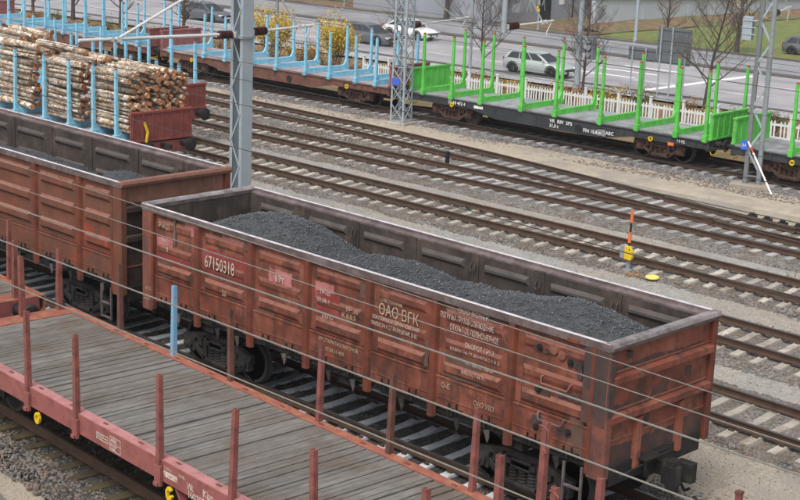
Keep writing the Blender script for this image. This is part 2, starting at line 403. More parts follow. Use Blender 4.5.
def vnoise(x, y, s, seed=0):
    """smooth value noise on arrays"""
    g = np.random.default_rng(seed); T = g.uniform(-1, 1, (64, 64))
    X = x/s; Y = y/s; xi = np.floor(X).astype(int); yi = np.floor(Y).astype(int); fx = X-xi; fy = Y-yi
    fx = fx*fx*(3-2*fx); fy = fy*fy*(3-2*fy)
    t = lambda i, j: T[i % 64, j % 64]
    return (t(xi, yi)*(1-fx)+t(xi+1, yi)*fx)*(1-fy)+(t(xi, yi+1)*(1-fx)+t(xi+1, yi+1)*fx)*fy
def grid_mesh(name, X, Y, Z, m, parent=None, smooth=True):
    a, b = X.shape
    V = np.stack([X, Y, Z], -1).reshape(-1, 3)
    i = np.arange(a*b).reshape(a, b)
    F = np.stack([i[:-1, :-1], i[1:, :-1], i[1:, 1:], i[:-1, 1:]], -1).reshape(-1, 4)
    return np_mesh(name, V, F, m, parent, smooth)
# ------------------------------------------------------------------ ground
GZ = -0.34
g = MB(); g.add([(-600,-600,GZ-.05),(600,-600,GZ-.05),(600,600,GZ-.05),(-600,600,GZ-.05)], [(0,1,2,3)])
tag(g.build('ground', 'gravel'), kind='structure', label='grey and beige gravel ground of the rail yard')
def sheet(name, m, x0, x1, y0, y1, z, amp, s, label, step=.5, skew=lambda x: 0):
    xs = np.arange(x0, x1+.01, step); ys = np.arange(y0, y1+.01, step)
    X, Y = np.meshgrid(xs, ys, indexing='ij')
    Z = z+amp*vnoise(X, Y, s, 3)+amp*.5*vnoise(X, Y, s/3.1, 4)
    e = np.minimum(1, np.minimum(Y-y0, y1-Y)/.8); Z = np.where(e < .05, GZ-.08, Z)
    Y = Y+np.vectorize(skew)(X)*1.0
    return tag(grid_mesh(name, X, Y, Z, m), kind='structure', label=label)
sheet('gravel_strip', 'sand', -75, 30, -.4, 3.0, GZ+.03, .03, 2.5, 'beige sandy strip between the far tracks', .4, lambda x: 26.8+.03*(x+15))
sheet('gravel_strip', 'gravel2', -40, 30, 0, 1.9, GZ+.01, .02, 2., 'grey fine gravel between the middle tracks', .3, lambda x: 13.95)
sheet('gravel_strip', 'gravel2', -40, 30, 0, 2.3, GZ+.01, .02, 2., 'grey fine gravel between two empty tracks', .3, lambda x: 18.35)
sheet('gravel_strip', 'gravel2', -40, 30, 0, 2.4, GZ+.01, .02, 2., 'grey fine gravel between the coal wagons and the log wagon', .3, lambda x: 9.35)
sheet('gravel_strip', 'gravel', 4, 30, 0, 3.6, GZ+.02, .02, 2., 'beige gravel strip beside the coal wagon', .3, lambda x: 2.95)

# ------------------------------------------------------------------ tracks
def poly(pts):
    xs = np.array([q[0] for q in pts]); ys = np.array([q[1] for q in pts])
    X = np.arange(xs[0], xs[-1]+.001, .5)
    Y = np.interp(X, xs, ys)
    k = np.ones(9)/9
    Yp = np.concatenate([Y[0]+(np.arange(-4, 0))*(Y[1]-Y[0]), Y, Y[-1]+(np.arange(1, 5))*(Y[-1]-Y[-2])])
    return X, np.convolve(Yp, k, 'valid')
TR = {}
RAILP = [(-.075,-.172),(.075,-.172),(.075,-.155),(.016,-.13),(.012,-.045),(.036,-.032),(.036,-.004),(.026,0),(-.026,0),(-.036,-.004),(-.036,-.032),(-.012,-.045),(-.016,-.13),(-.075,-.155)]
def sweep_rail(X, Y, off, parent, top='rail_top', side='rail', name='rail'):
    mb = MB(); n = len(RAILP); V = []
    H = np.arctan2(np.gradient(Y), np.gradient(X))
    for x, y, h in zip(X, Y, H):
        for a, z in RAILP:
            V.append((x-math.sin(h)*(off+a), y+math.cos(h)*(off+a), z))
    F = []; mi = []
    for i in range(len(X)-1):
        for k in range(n):
            F.append((i*n+k, i*n+(k+1) % n, (i+1)*n+(k+1) % n, (i+1)*n+k)); mi.append(1 if k in (6, 7, 8) else 0)
    mb.v = V; mb.f = F; mb.m = mi
    return mb.build(name, [side, top], parent)
def concrete_sleeper(m):
    prof = [(-1.3,-.045),(-.95,-.02),(-.75,-.0),(-.25,-.05),(.25,-.05),(.75,0),(.95,-.02),(1.3,-.045)]
    V = []; F = []
    for y, z in prof:
        V += [(-.14,y,-.22),(-.10,y,z),(.10,y,z),(.14,y,-.22)]
    n = len(prof)
    for i in range(n-1):
        for k in range(3): F.append((4*i+k, 4*i+k+1, 4*i+4+k+1, 4*i+4+k))
    F += [(0,1,2,3), (4*n-1,4*n-2,4*n-3,4*n-4)]
    mb = MB(); mb.add(V, F)
    for s in (-1, 1):
        for t in (-1, 1):
            mb.cbox((0, s*.797+t*.105, .012), (.12, .05, .03), 1)
    return mb.build('sleeper', [m, 'rail'])
def wood_sleeper(m):
    mb = MB(); mb.box((-.12,-1.35,-.2), (.12,1.35,0)); 
    for s in (-1, 1): mb.cbox((0, s*.797, .008), (.2, .3, .016), 1)
    return mb.build('sleeper', [m, 'rail'], bevel=0)
PROTO = {}
def railway(key, pts, label, kind='concrete', bal='ballast_light', step=.25, spacing=.6, sx=None, sz=-.178, bz=-.27, top='rail_top', half=1.36, toe=1.85, stones=None, zamp=.014):
    X, Y = poly(pts)
    TR[key] = (X, Y)
    t = empty('railway_track', (0, 0, 0), 0, label, 'railway track')
    sweep_rail(X, Y, -.797, t, top); sweep_rail(X, Y, .797, t, top)
    if kind not in PROTO:
        PROTO[kind] = wood_sleeper(kind) if kind.startswith('wood') or kind.startswith('sleeper') else concrete_sleeper(kind)
        PROTO[kind].hide_render = False
        first = True
    else: first = False
    x0, x1 = sx if sx else (X[0], X[-1])
    n = 0
    x = x0
    while x < x1:
        y = float(np.interp(x, X, Y)); h = math.atan2(float(np.interp(x+.5, X, Y))-y, .5)
        o = PROTO[kind] if (first and n == 0) else inst(PROTO[kind], 'sleeper')
        o.parent = t
        o.location = (x, y+random.uniform(-.05, .05), sz+random.uniform(-.03, .004)); o.rotation_euler = (random.uniform(-.014, .014), 0, h+random.uniform(-.022, .022)); o.scale = (random.uniform(.92, 1.08), random.uniform(.97, 1.03), 1)
        x += spacing*random.uniform(.985, 1.015); n += 1
    # ballast bed
    us = np.array(sorted(set(np.round(np.concatenate([np.arange(-half, half+.001, step), [-toe-.25, -toe, toe, toe+.25, -half-.2, half+.2, -half-.4, half+.4]]), 3))))
    Xs = np.arange(x0, x1+.01, step); Ys = np.interp(Xs, X, Y)
    XX, U = np.meshgrid(Xs, us, indexing='ij')
    YY = Ys[:, None]+U
    A = np.abs(U)
    Z = np.where(A <= half, bz, bz+(A-half)/(toe-half)*(GZ-.01-bz))
    Z = Z+zamp*vnoise(XX, YY, .35, 5)+zamp*.7*vnoise(XX, YY, .13, 6)+.015*vnoise(XX, YY, 2.5, 8)*(A < toe+.1)
    Z = np.where(A > toe+.1, GZ-.09, Z)
    YY = YY+.12*vnoise(XX, YY*0, .8, 9)*(A > half)
    tag(grid_mesh('ballast_bed', XX, YY, Z, bal), kind='structure', label='stone ballast bed')
    return t
t0c = lambda x: -3.25-.053*(x-.73)
def bed_stones(key, xr, ur, n, size, m, bz=-.27, half=1.36, toe=1.85, label='loose broken ballast stones'):
    X, Y = TR[key]
    x = RNG.uniform(*xr, n); u = RNG.uniform(*ur, n)
    y = np.interp(x, X, Y)+u; A = np.abs(u)
    z = np.where(A <= half, bz, np.maximum(GZ, bz+(A-half)/(toe-half)*(GZ-.01-bz)))
    # leave the rails and the sleeper tops free
    ok = (np.abs(A-.797) > .11)
    s = RNG.uniform(size[0], size[1], n)*RNG.choice([.7, 1., 1., 1.25], n)
    on = (A < 1.28)
    z = z-np.where(on, .012, 0)
    P = np.stack([x, y, z+s*.2], 1)[ok]
    return tag(scatter('ballast_stones', P, s[ok], m), label, 'gravel', kind='stuff')

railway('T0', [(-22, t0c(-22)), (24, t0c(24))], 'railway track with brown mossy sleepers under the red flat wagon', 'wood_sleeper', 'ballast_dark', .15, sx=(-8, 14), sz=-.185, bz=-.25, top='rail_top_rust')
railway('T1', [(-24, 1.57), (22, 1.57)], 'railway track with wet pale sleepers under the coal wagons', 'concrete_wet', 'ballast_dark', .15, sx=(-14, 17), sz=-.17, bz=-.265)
railway('T2', [(-40, 8.4), (8, 7.85), (26, 7.55)], 'empty track with clean pale sleepers next behind the coal wagon', 'concrete', 'ballast_light', .2, sx=(-16, 19), bz=-.268)
railway('T3', [(-45, 12.6), (8, 12.6), (26, 12.35)], 'track with pale sleepers on which the loaded log wagon stands', 'concrete', 'ballast_light', .2, sx=(-20, 16), bz=-.268)
railway('T4', [(-60, 16.7), (-18, 16.95), (3, 17.35), (24, 17.6)], 'track with pale sleepers beside the yellow point indicator', 'concrete', 'ballast_light', .2, sx=(-36, 12), bz=-.262, top='rail_top_rust')
railway('T5', [(-70, 20.9), (-22, 21.15), (-15, 21.4), (-2, 21.85), (24, 22.1)], 'empty track with half buried sleepers, joined from behind by a turnout', 'concrete', 'ballast_light', .25, sx=(-40, -8), bz=-.235, top='rail_top_rust')
railway('T6', [(-75, 25.2), (-19, 25.2), (-13, 24.9), (-7, 24.25), (-3, 23.75), (0, 23.45), (5, 22.95), (10, 22.6), (24, 22.3)], 'empty track curving towards its neighbour at the turnout', 'concrete', 'ballast_light', .25, sx=(-44, -12), bz=-.24, top='rail_top_rust')
T7 = lambda x: 30.6+.05*(x+17)
railway('T7', [(-110, T7(-110)), (30, T7(30))], 'farthest track, under the blue and green stake wagons', 'sleeper_dusty', 'ballast', .3, sx=(-70, 6), sz=-.15, bz=-.21, top='rail_top_rust')
# turnout: long dusty sleepers, frog, check rails and point motor
to = empty('turnout', (0, 0, 0), 0, 'turnout where two empty tracks run together, with long dusty timbers', 'turnout')
tim = None
x = -11.5
while x < 14:
    ya = float(np.interp(x, *TR['T5']))-1.3; yb = float(np.interp(x, *TR['T6']))+1.3
    if tim is None:
        mb = MB(); mb.box((-.12,-.5,-.2), (.12,.5,0)); tim = mb.build('timber', 'sleeper_dusty', to); o = tim
    else: o = inst(tim, 'timber', to)
    o.location = (x, (ya+yb)/2, -.178); o.scale = (1, yb-ya, 1); o.rotation_euler = (0, 0, random.uniform(-.015, .015)); x += .6
xs = np.arange(-12.5, 14.2, .3); us = np.linspace(0, 1, 26)
XX, U = np.meshgrid(xs, us, indexing='ij'); lo = np.interp(XX, *TR['T5'])-2.1; hi = np.interp(XX, *TR['T6'])+2.1
YY = lo+U*(hi-lo); e = np.minimum(U, 1-U); Z = np.where(e < .01, GZ-.09, np.where(e < .1, GZ+.02+(e/.1)*.11, -.198))+.02*vnoise(XX, YY, .35, 5)
tag(grid_mesh('ballast_bed', XX, YY, Z, 'ballast_light'), kind='structure', label='stone ballast bed of the turnout')
mb = MB(); mb.beam((-1.0, 23.0, -.06), (.6, 22.82, -.06), .2, .11); mb.beam((-1.3, 22.98, -.06), (.2, 22.62, -.06), .09, .12); mb.build('frog', 'rail', to)
X5 = np.arange(1, 8, .5); sweep_rail(X5, np.interp(X5, *TR['T5'])-.797+.14, 0, to, 'tread', 'rail', 'check_rail')
X6 = np.arange(-3, 3, .5); sweep_rail(X6, np.interp(X6, *TR['T6'])+.797-.14, 0, to, 'rail_top', 'rail', 'check_rail')
for q in range(5):
    mb = MB(); y = float(np.interp(.5+q*.62, *TR['T6']))+.95; mb.box((.35+q*.62, y, -.16), (.6+q*.62, y+.3, -.02)); mb.box((.42+q*.62, y+.05, -.02), (.55+q*.62, y+.2, .06)); mb.build('rail_brace', 'black', to)

# loose stones where the picture shows them singly
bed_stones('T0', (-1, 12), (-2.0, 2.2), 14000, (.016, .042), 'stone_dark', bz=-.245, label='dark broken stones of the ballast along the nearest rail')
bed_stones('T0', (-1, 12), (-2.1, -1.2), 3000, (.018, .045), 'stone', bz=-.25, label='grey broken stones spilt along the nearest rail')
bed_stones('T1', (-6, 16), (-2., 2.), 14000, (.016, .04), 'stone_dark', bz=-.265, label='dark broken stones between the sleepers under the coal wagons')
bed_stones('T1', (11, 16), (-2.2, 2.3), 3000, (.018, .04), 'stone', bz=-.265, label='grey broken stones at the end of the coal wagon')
bed_stones('T2', (7, 19), (-1.9, 1.9), 11000, (.014, .034), 'stone', bz=-.268, label='grey broken stones between pale sleepers behind the coal wagon')
bed_stones('T3', (3, 15), (-1.9, 1.9), 8000, (.015, .036), 'stone', bz=-.268, label='grey broken stones between pale sleepers of the log wagon track')
bed_stones('T4', (-16, 11), (-1.9, 1.9), 11000, (.016, .038), 'stone', bz=-.262, label='grey broken stones round the sleepers beside the point indicator')
bed_stones('T5', (-24, 12), (-1.9, 1.9), 8000, (.018, .042), 'stone', bz=-.235, label='grey broken stones along the turnout')
bed_stones('T6', (-30, 4), (-1.9, 1.9), 6000, (.018, .042), 'stone', bz=-.24, label='grey broken stones along the curving track')
bed_stones('T7', (-32, 3), (-2.9, -.9), 6000, (.025, .055), 'stone', bz=-.23, label='grey broken stones in front of the far wagons')
# paving in the near corner
for i, (a, b, c, d) in enumerate([((1.0, -7.3), (5.4, -7.5), (5.4, -6.35), (1.0, -5.35))]):
    mb = MB(); V = [(a[0], a[1], GZ-.1), (b[0], b[1], GZ-.1), (c[0], c[1], GZ-.1), (d[0], d[1], GZ-.1)]
    mb.add(V+[(x, y, GZ+.05) for x, y, z in V], [(0,3,2,1),(4,5,6,7),(0,1,5,4),(1,2,6,5),(2,3,7,6),(3,0,4,7)])
    tag(mb.build('pavement', 'slab', bevel=.02), kind='structure', label='greenish concrete path edge at the near corner of the yard')

# stray stones and a few weeds on the gravel between the tracks
n = 9000
x = RNG.uniform(-26, 18, n); lane = RNG.choice([3.6, 4.9, 10.3, 14.9, 19.4, 27.6, 28.6], n, p=[.24, .22, .19, .18, .13, .02, .02]); y = lane+RNG.normal(0, .55, n)
P = np.stack([x, y, np.full(n, GZ+.025)], 1)
tag(scatter('stray_stones', P, RNG.uniform(.006, .02, n), 'stray'), 'stray stones on the gravel strips between the tracks', 'gravel', kind='stuff')
def weed(x, y, m, label, n=90, r=.16, h=.16):
    P = np.stack([x+RNG.normal(0, r*.5, n), y+RNG.normal(0, r*.5, n), GZ+np.abs(RNG.normal(0, h*.6, n))], 1)
    d = RNG.normal(0, .4, (n, 3)); d[:, 2] = 1; d /= np.linalg.norm(d, axis=1)[:, None]; e = np.cross(d, RNG.normal(size=(n, 3))); e /= np.linalg.norm(e, axis=1)[:, None]
    V = np.stack([P-e*.008, P+e*.008, P+d*.11], 1).reshape(-1, 3); F = np.arange(3*n).reshape(n, 3)
    tag(np_mesh('weed', V, F, m), label, 'weed')
weed(5.15, 19.1, 'leaf_green', 'small green weed tuft on the gravel right of the point indicator', 50)
weed(6.1, 19.3, 'leaf_orange', 'small withered tuft on the gravel, farther right of the point indicator', 110)
weed(5.6, 18.9, 'leaf_green', 'tiny green weed nearest the rail right of the point indicator', 40)
# ------------------------------------------------------------------ bogie (three piece freight bogie); origin at track centre on the rail
WR = .475
def wheel_mb(x, s, mb, r=WR):
    # s: side -1/+1, tread outside y=.765..,.90 ; flange inside
    c = (x, s*.735, r)
    ax = (0, s, 0)
    mb.lathe(c, ax, [(0, .1), (0, r+.028), (.03, r+.026), (.036, r), (.13, r-.006), (.13, r-.07), (.09, r-.1), (.075, .2), (.11, .15), (.11, .09)], 28, 0)
def bogie(parent, xc, mat_name='bogie', base=1.85, r=WR, detail=True, dusty=True):
    hb = base/2
    mb = MB()
    for s in (-1, 1):
        y0, y1 = s*1.0, s*1.13
        ya, yb = min(y0, y1), max(y0, y1)
        # side frame with two triangular openings
        outer = [(-hb-.22, r+.16), (-hb+.12, r+.20), (-.42, r+.36), (.42, r+.36), (hb-.12, r+.20), (hb+.22, r+.16), (hb+.22, r+.02), (hb-.2, r+.02), (.36, r-.33), (-.36, r-.33), (-hb+.2, r+.02), (-hb-.22, r+.02)]
        # top chord, bottom chord, diagonals, pillars
        for (p, q, w) in [((-hb-.22, r+.12), (-.40, r+.30), .13), ((-.42, r+.31), (.42, r+.31), .13), ((.40, r+.30), (hb+.22, r+.12), .13),
                          ((-hb+.08, r+.04), (-.36, r-.27), .12), ((-.38, r-.27), (.38, r-.27), .12), ((.36, r-.27), (hb-.08, r+.04), .12),
                          ((-.40, r-.28), (-.40, r+.3), .12), ((.40, r-.28), (.40, r+.3), .12)]:
            mb.beam((p[0], (ya+yb)/2, p[1]), (q[0], (ya+yb)/2, q[1]), abs(y1-y0), w, 0)
        for t in (-1, 1):
            mb.cbox((t*hb, (ya+yb)/2, r+.0), (.34, .16, .30))         # axle box
            mb.disc((t*hb, s*1.16, r), (0, 1, 0), .13, .10, 14)
            mb.disc((t*hb, s*1.22, r), (0, 1, 0), .07, .04, 10)
            mb.cbox((t*(hb-.33), s*1.065, r+.12), (.16, .11, .2))
    mb.box((-.22, -1.16, r+.06), (.22, 1.16, r+.24))                    # bolster
    mb.box((-.16, -.5, r+.2), (.16, .5, r+.42))
    b = mb.build('bogie', mat_name, parent, bevel=.012 if detail else 0); b.location = (xc, 0, 0)
    for s in (-1, 1):
        sp = MB()
        for dx in (-.22, 0, .22):
            for k in range(5):
                z = r-.2+k*.062
                sp.lathe((dx, s*1.04, z), (0, 0, 1), [(0, .075), (.016, .105), (.036, .105), (.052, .075)], 12)
        q = sp.build('spring', mat_name, b, smooth=True)
        fb = MB(); fb.box((-.36, s*1.04-.13, r-.27), (.36, s*1.04+.13, r-.2)); fb.box((-.34, s*1.04-.12, r+.1), (.34, s*1.04+.12, r+.2)); fb.build('spring_seat', mat_name, b, bevel=.01)
    for t in (-1, 1):
        ws = MB()
        for s in (-1, 1): wheel_mb(t*hb, s, ws, r)
        ws.tube([(t*hb, -1.1, r), (t*hb, 1.1, r)], .08, 12)
        ws.build('wheelset', 'wheel', b, smooth=True)
        br = MB()
        for s in (-1, 1): br.cbox((t*hb-t*(r+.06), s*.8, r-.05), (.06, .12, .34))
        br.tube([(t*hb-t*(r+.06), -.85, r-.1), (t*hb-t*(r+.06), .85, r-.1)], .04, 8)
        br.build('brake_beam', mat_name, b)
    return b

# ------------------------------------------------------------------ gondola; local x 0..L along, y 0 near .. W far, z from rail
def frustum(mb, x0, x1, z0, z1, y, d, ins=.05, ez=.07, mi=0):
    """pressed rib standing d proud of the plane y (towards -y when d>0)"""
    V = [(x0,y,z0),(x1,y,z0),(x1,y,z1),(x0,y,z1),(x0+ins,y-d,z0+ez),(x1-ins,y-d,z0+ez),(x1-ins,y-d,z1-ez),(x0+ins,y-d,z1-ez)]
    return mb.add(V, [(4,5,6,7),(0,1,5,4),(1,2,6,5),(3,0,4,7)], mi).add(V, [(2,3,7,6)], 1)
def jag(x0, x1, z0, z1, n=13, a=.014):
    P = []
    for i in range(n): P.append((x0+(x1-x0)*i/(n-1), z0+random.uniform(-a, a)))
    for i in range(3): P.append((x1+random.uniform(-a, a), z0+(z1-z0)*(i+.7)/3.4))
    for i in range(n): P.append((x1-(x1-x0)*i/(n-1), z1+random.uniform(-a, a)))
    for i in range(3): P.append((x0+random.uniform(-a, a), z1-(z1-z0)*(i+.7)/3.4))
    return P
def gondola(loc, label, H, L, W, mats, posts, ribs, group):
    pm, postm, cornm, endm, rimm, rimend, upm = mats
    g = empty('gondola_wagon', loc, 0, label, 'railway wagon', group)
    PF = .075      # panel face
    FL = 1.42      # floor / top of sill
    edges = [.0]+posts+[L]
    for side in (0, 1):
        f = (lambda y: y) if side == 0 else (lambda y: W-y)
        def Y(mb):
            if side: mb.v = [(x, W-y, z) for x, y, z in mb.v]
            return mb
        for i in range(len(edges)-1):
            a = edges[i]+(.30 if i == 0 else .07); b = edges[i+1]-(.30 if i == len(edges)-2 else .07)
            mb = MB(); mb.box((a-.03, PF, FL+.52), (b+.03, PF+.05, H-.1))
            for (z0, z1, d) in ribs:
                frustum(mb, a+.16, b-.16, z0, z1, PF, d)
            Y(mb).build('side_panel', [pm, 'gon_rib'], g, bevel=.008)
            # discharge hatch: separate lower plate with its own pressed rib
            mb = MB(); mb.box((a-.02, PF-.018, FL-.10), (b+.02, PF+.03, FL+.505)); mb.box((a-.01, PF-.03, FL+.46), (b+.01, PF-.012, FL+.50)); mb.box((a-.01, PF-.026, FL+.08), (b+.01, PF-.014, FL+.11))
            h = Y(mb).build('hatch_door', pm, g, bevel=.006)
            for q in (.27, .73):
                xq = a+(b-a)*q
                mb = MB()
                mb.box((xq-.10, PF-.05, FL-.13), (xq-.075, PF-.012, FL+.05)); mb.box((xq+.075, PF-.05, FL-.13), (xq+.10, PF-.012, FL+.07))
                mb.tube([(xq-.13, PF-.045, FL-.05), (xq+.13, PF-.045, FL-.05)], .02, 8)
                mb.box((xq-.03, PF-.06, FL-.16), (xq+.02, PF-.02, FL-.02)); mb.box((xq+.16, PF-.05, FL-.1), (xq+.24, PF-.015, FL-.02))
                Y(mb).build('hinge', 'black', h)
            if side == 0:
                for q in ((.36, .8) if i % 2 else (.62,)):
                    xq = a+(b-a)*q+random.uniform(-.08, .08)
                    mb = MB(); mb.prism([(xq-.09, FL-.2), (xq+.05, FL-.17), (xq+.05, FL-.33), (xq+.01, FL-.42)], PF-.06, PF-.04, 'y')
                    mb.build('hatch_latch', random.choice(['dusty_in_rib', 'rim_dark', 'bogie']), h)
            # inner lining of the bay
            mb = MB(); mb.box((edges[i]+.02, PF+.055, FL), (edges[i+1]-.02, PF+.075, H-.1))
            for (z0, z1, d) in ribs:
                V = [(x, 2*(PF+.075)-y, z) for x, y, z in frustum(MB(), a+.2, b-.2, (z0+z1)/2-.1, (z0+z1)/2+.09, PF+.075, .06).v[:8]]
                mb.add(V, [(4,5,6,7),(0,1,5,4),(1,2,6,5),(2,3,7,6),(3,0,4,7)], 1)
            Y(mb).build('inner_panel', ['dusty_in', 'dusty_in_rib'], g)
            if 0 < i:
                mb = MB(); mb.box((edges[i]-.12, PF+.07, FL), (edges[i]+.12, PF+.10, H-.12)); Y(mb).build('inner_strip', 'dusty_in', g)
                if random.random() < .8:
                    mb = MB(); mb.tube([(edges[i]-.05, PF+.11, H-.3), (edges[i]-.06, PF+.17, H-.42), (edges[i], PF+.19, H-.47), (edges[i]+.06, PF+.17, H-.42), (edges[i]+.05, PF+.11, H-.3)], .014, 6); Y(mb).build('lashing_ring', 'dusty_in', g)
        for xq in posts:
            mb = MB()
            mb.prism([(xq-.095, PF), (xq-.06, PF-.085), (xq+.06, PF-.085), (xq+.095, PF)], 1.10, H-.1, 'z')
            mb.box((xq-.12, PF-.012, 1.3), (xq+.12, PF+.02, FL+.3))
            Y(mb).build('side_post', postm, g, bevel=.008)
        for (a, b) in ((0, .34), (L-.34, L)):
            mb = MB(); mb.box((a+.004, -.005, 1.08), (b-.004, PF+.04, H-.1))
            e = a if a == 0 else b; 
            Y(mb).build('corner_post', cornm, g, bevel=.02)
            mb = MB(); xx = b if a == 0 else a
            mb.box((xx-.02, -.013, 1.14), (xx+.06, PF+.02, H-.12)); Y(mb).build('cover_strip', postm, g)
        # sill and rim
        mb = MB(); mb.box((.3, PF+.035, 1.2), (L-.3, PF+.2, FL)); Y(mb).build('side_sill', 'black', g)
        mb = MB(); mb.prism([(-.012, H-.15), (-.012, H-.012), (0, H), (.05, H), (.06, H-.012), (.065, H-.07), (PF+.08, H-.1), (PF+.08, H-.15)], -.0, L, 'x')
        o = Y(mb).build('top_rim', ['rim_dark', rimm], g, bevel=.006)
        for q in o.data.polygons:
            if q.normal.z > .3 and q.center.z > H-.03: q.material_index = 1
    # ends
    for e in (0, 1):
        def XF(mb):
            if e == 0: mb.v = [(L-x, y, z) for x, y, z in mb.v]
            return mb
        X1 = L
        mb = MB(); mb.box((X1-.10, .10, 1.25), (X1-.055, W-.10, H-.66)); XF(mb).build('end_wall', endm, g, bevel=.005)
        mb = MB(); mb.box((X1-.10, .10, H-.66), (X1-.055, W-.10, H-.1)); XF(mb).build('end_wall', upm, g)
        mb = MB(); mb.box((X1-.13, .12, FL), (X1-.105, W-.12, H-.1)); XF(mb).build('inner_end_panel', 'dusty_in', g)
        for z in (H-.66, H-1.34):
            mb = MB(); mb.prism([(X1-.055, z-.1), (X1+.055, z-.07), (X1+.055, z+.05), (X1-.055, z+.09)], .13, W-.13, 'y')
            mb.v = [(p[0], p[1], p[2]) for p in mb.v]
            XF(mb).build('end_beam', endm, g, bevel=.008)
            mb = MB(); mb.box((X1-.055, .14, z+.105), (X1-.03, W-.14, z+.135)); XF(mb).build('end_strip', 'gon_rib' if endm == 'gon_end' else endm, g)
        mb = MB(); mb.box((X1-.055, .14, 1.72), (X1-.035, W-.14, 1.755)); XF(mb).build('end_strip', 'gon_rib', g)
        for yy in (.95, W-.95):
            mb = MB(); mb.prism([(yy-.09, X1-.055), (yy-.06, X1+.04), (yy+.06, X1+.04), (yy+.09, X1-.055)], 1.1, H-1.45, 'z')
            mb.v = [(q, p, z) for p, q, z in mb.v]
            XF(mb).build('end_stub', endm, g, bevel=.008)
        for yy in (.0, W):
            s = 1 if yy == 0 else -1
            mb = MB(); mb.box((X1-.12, min(yy, yy+s*.16), 1.1), (X1+.02, max(yy, yy+s*.16), H-.11)); 
            mb.v = [(x, y+s*.006, z) for x, y, z in mb.v]
            XF(mb).build('end_corner', cornm if yy == 0 else postm, g, bevel=.012)
        mb = MB(); mb.prism([(X1-.14, H-.14), (X1+.05, H-.14), (X1+.075, H-.06), (X1+.05, H+.012), (X1-.10, H+.012), (X1-.14, H-.04)], -.006, W+.006, 'y')
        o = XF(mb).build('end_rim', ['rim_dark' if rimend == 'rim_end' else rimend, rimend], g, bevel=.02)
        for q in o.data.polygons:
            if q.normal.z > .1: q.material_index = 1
        # buffer beam, drawgear
        mb = MB(); mb.box((X1-.16, .22, .92), (X1-.02, W-.22, 1.27)); mb.box((X1-.02, W/2-.36, .86), (X1+.05, W/2+.36, 1.26)); XF(mb).build('buffer_beam', 'black', g, bevel=.012)
        cp = MB()
        c = W/2
        cp.cbox((X1+.16, c, 1.0), (.34, .22, .26))
        cp.prism([(X1+.28, c-.25), (X1+.50, c-.27), (X1+.60, c-.15), (X1+.58, c-.06), (X1+.44, c-.02), (X1+.44, c+.06), (X1+.66, c+.12), (X1+.66, c+.27), (X1+.34, c+.27)], .80, 1.16, 'z')
        cp.cbox((X1+.46, c-.16, .96), (.16, .2, .62))
        cp.tube([(X1+.1, c+.3, 1.22), (X1+.14, c-.5, 1.2), (X1+.1, c-1.2, 1.12)], .022, 6)
        ob = XF(cp).build('coupler', 'black', g, bevel=.015)
        hp = MB(); hp.tube([(X1+.02, c+.4, .98), (X1+.2, c+.42, .7), (X1+.38, c+.38, .52), (X1+.5, c+.33, .62)], .026, 8)
        XF(hp).build('brake_hose', 'rubber', g, smooth=True)
        mb = MB(); mb.box((X1-.04, c-.62, 1.26), (X1+.22, c-.14, 1.285)); mb.box((X1+.16, c-.6, 1.05), (X1+.20, c-.56, 1.26)); XF(mb).build('coupler_lever', 'black', g)
    # corner steps on the near right and far left
    for (xs_, yy) in ((L-.62, .03), (.62, W-.03), ):
        mb = MB()
        for dx in (-.19, .19): mb.box((xs_+dx-.02, yy-.02, .42), (xs_+dx+.02, yy+.02, 1.2))
        for z in (.44, .78): mb.box((xs_-.17, yy-.03, z), (xs_+.17, yy+.03, z+.03))
        mb.build('step', 'rim_dark', g)
    # floor, underframe, bogies
    mb = MB(); mb.box((.12, .15, 1.30), (L-.12, W-.15, FL)); mb.box((.2, W/2-.28, .92), (L-.2, W/2+.28, 1.3))
    for xx in (2.07, L/2, L-2.07): mb.box((xx-.2, .2, 1.0), (xx+.2, W-.2, 1.3))
    mb.build('underframe', 'black', g)
    mb = MB(); mb.disc((L/2-1.1, W/2-.8, .98), (1, 0, 0), .18, .8, 14); mb.tube([(L/2-2.6, W/2-.7, .9), (L/2+2.6, W/2-.7, .9)], .03, 6); mb.cbox((L/2+1, W/2-.75, .95), (.4, .3, .3)); mb.build('brake_gear', 'black', g)
    for xx in (L/2-4.325, L/2+4.325):
        b = bogie(g, xx); b.location = (xx, W/2, 0)
    return g

GH, GL, GW = 3.48, 12.78, 3.13
RIBS = [(2.98, 3.22, .03), (2.44, 2.66, .02), (1.98, 2.24, .045)]
gond = gondola((0, 0.005, 0), 'red-brown open wagon heaped with coal and numbered in white, in the middle of the picture', GH, GL, GW,
               ('gon', 'gon_post', 'gon_corner', 'gon_end', 'rim', 'rim_end', 'gon_end'), [1.9, 3.66, 5.39, 7.14, 8.84, 10.68], RIBS, 'open coal wagons coupled in a row')
G2L = 13.2
gond2 = gondola((-1.0-G2L, 0.12, 0), 'taller brown open wagon with three pressed ribs per bay, coupled behind the numbered coal wagon', 3.75, G2L, 3.15,
                ('gon2', 'gon_post', 'gon2', 'end_soot_shade', 'rim', 'rim_rust', 'gon2_top'), [1.85, 3.75, 5.65, 7.55, 9.6, 11.5], [(3.18, 3.46, .06), (2.62, 2.9, .07), (2.06, 2.34, .075)], 'open coal wagons coupled in a row')

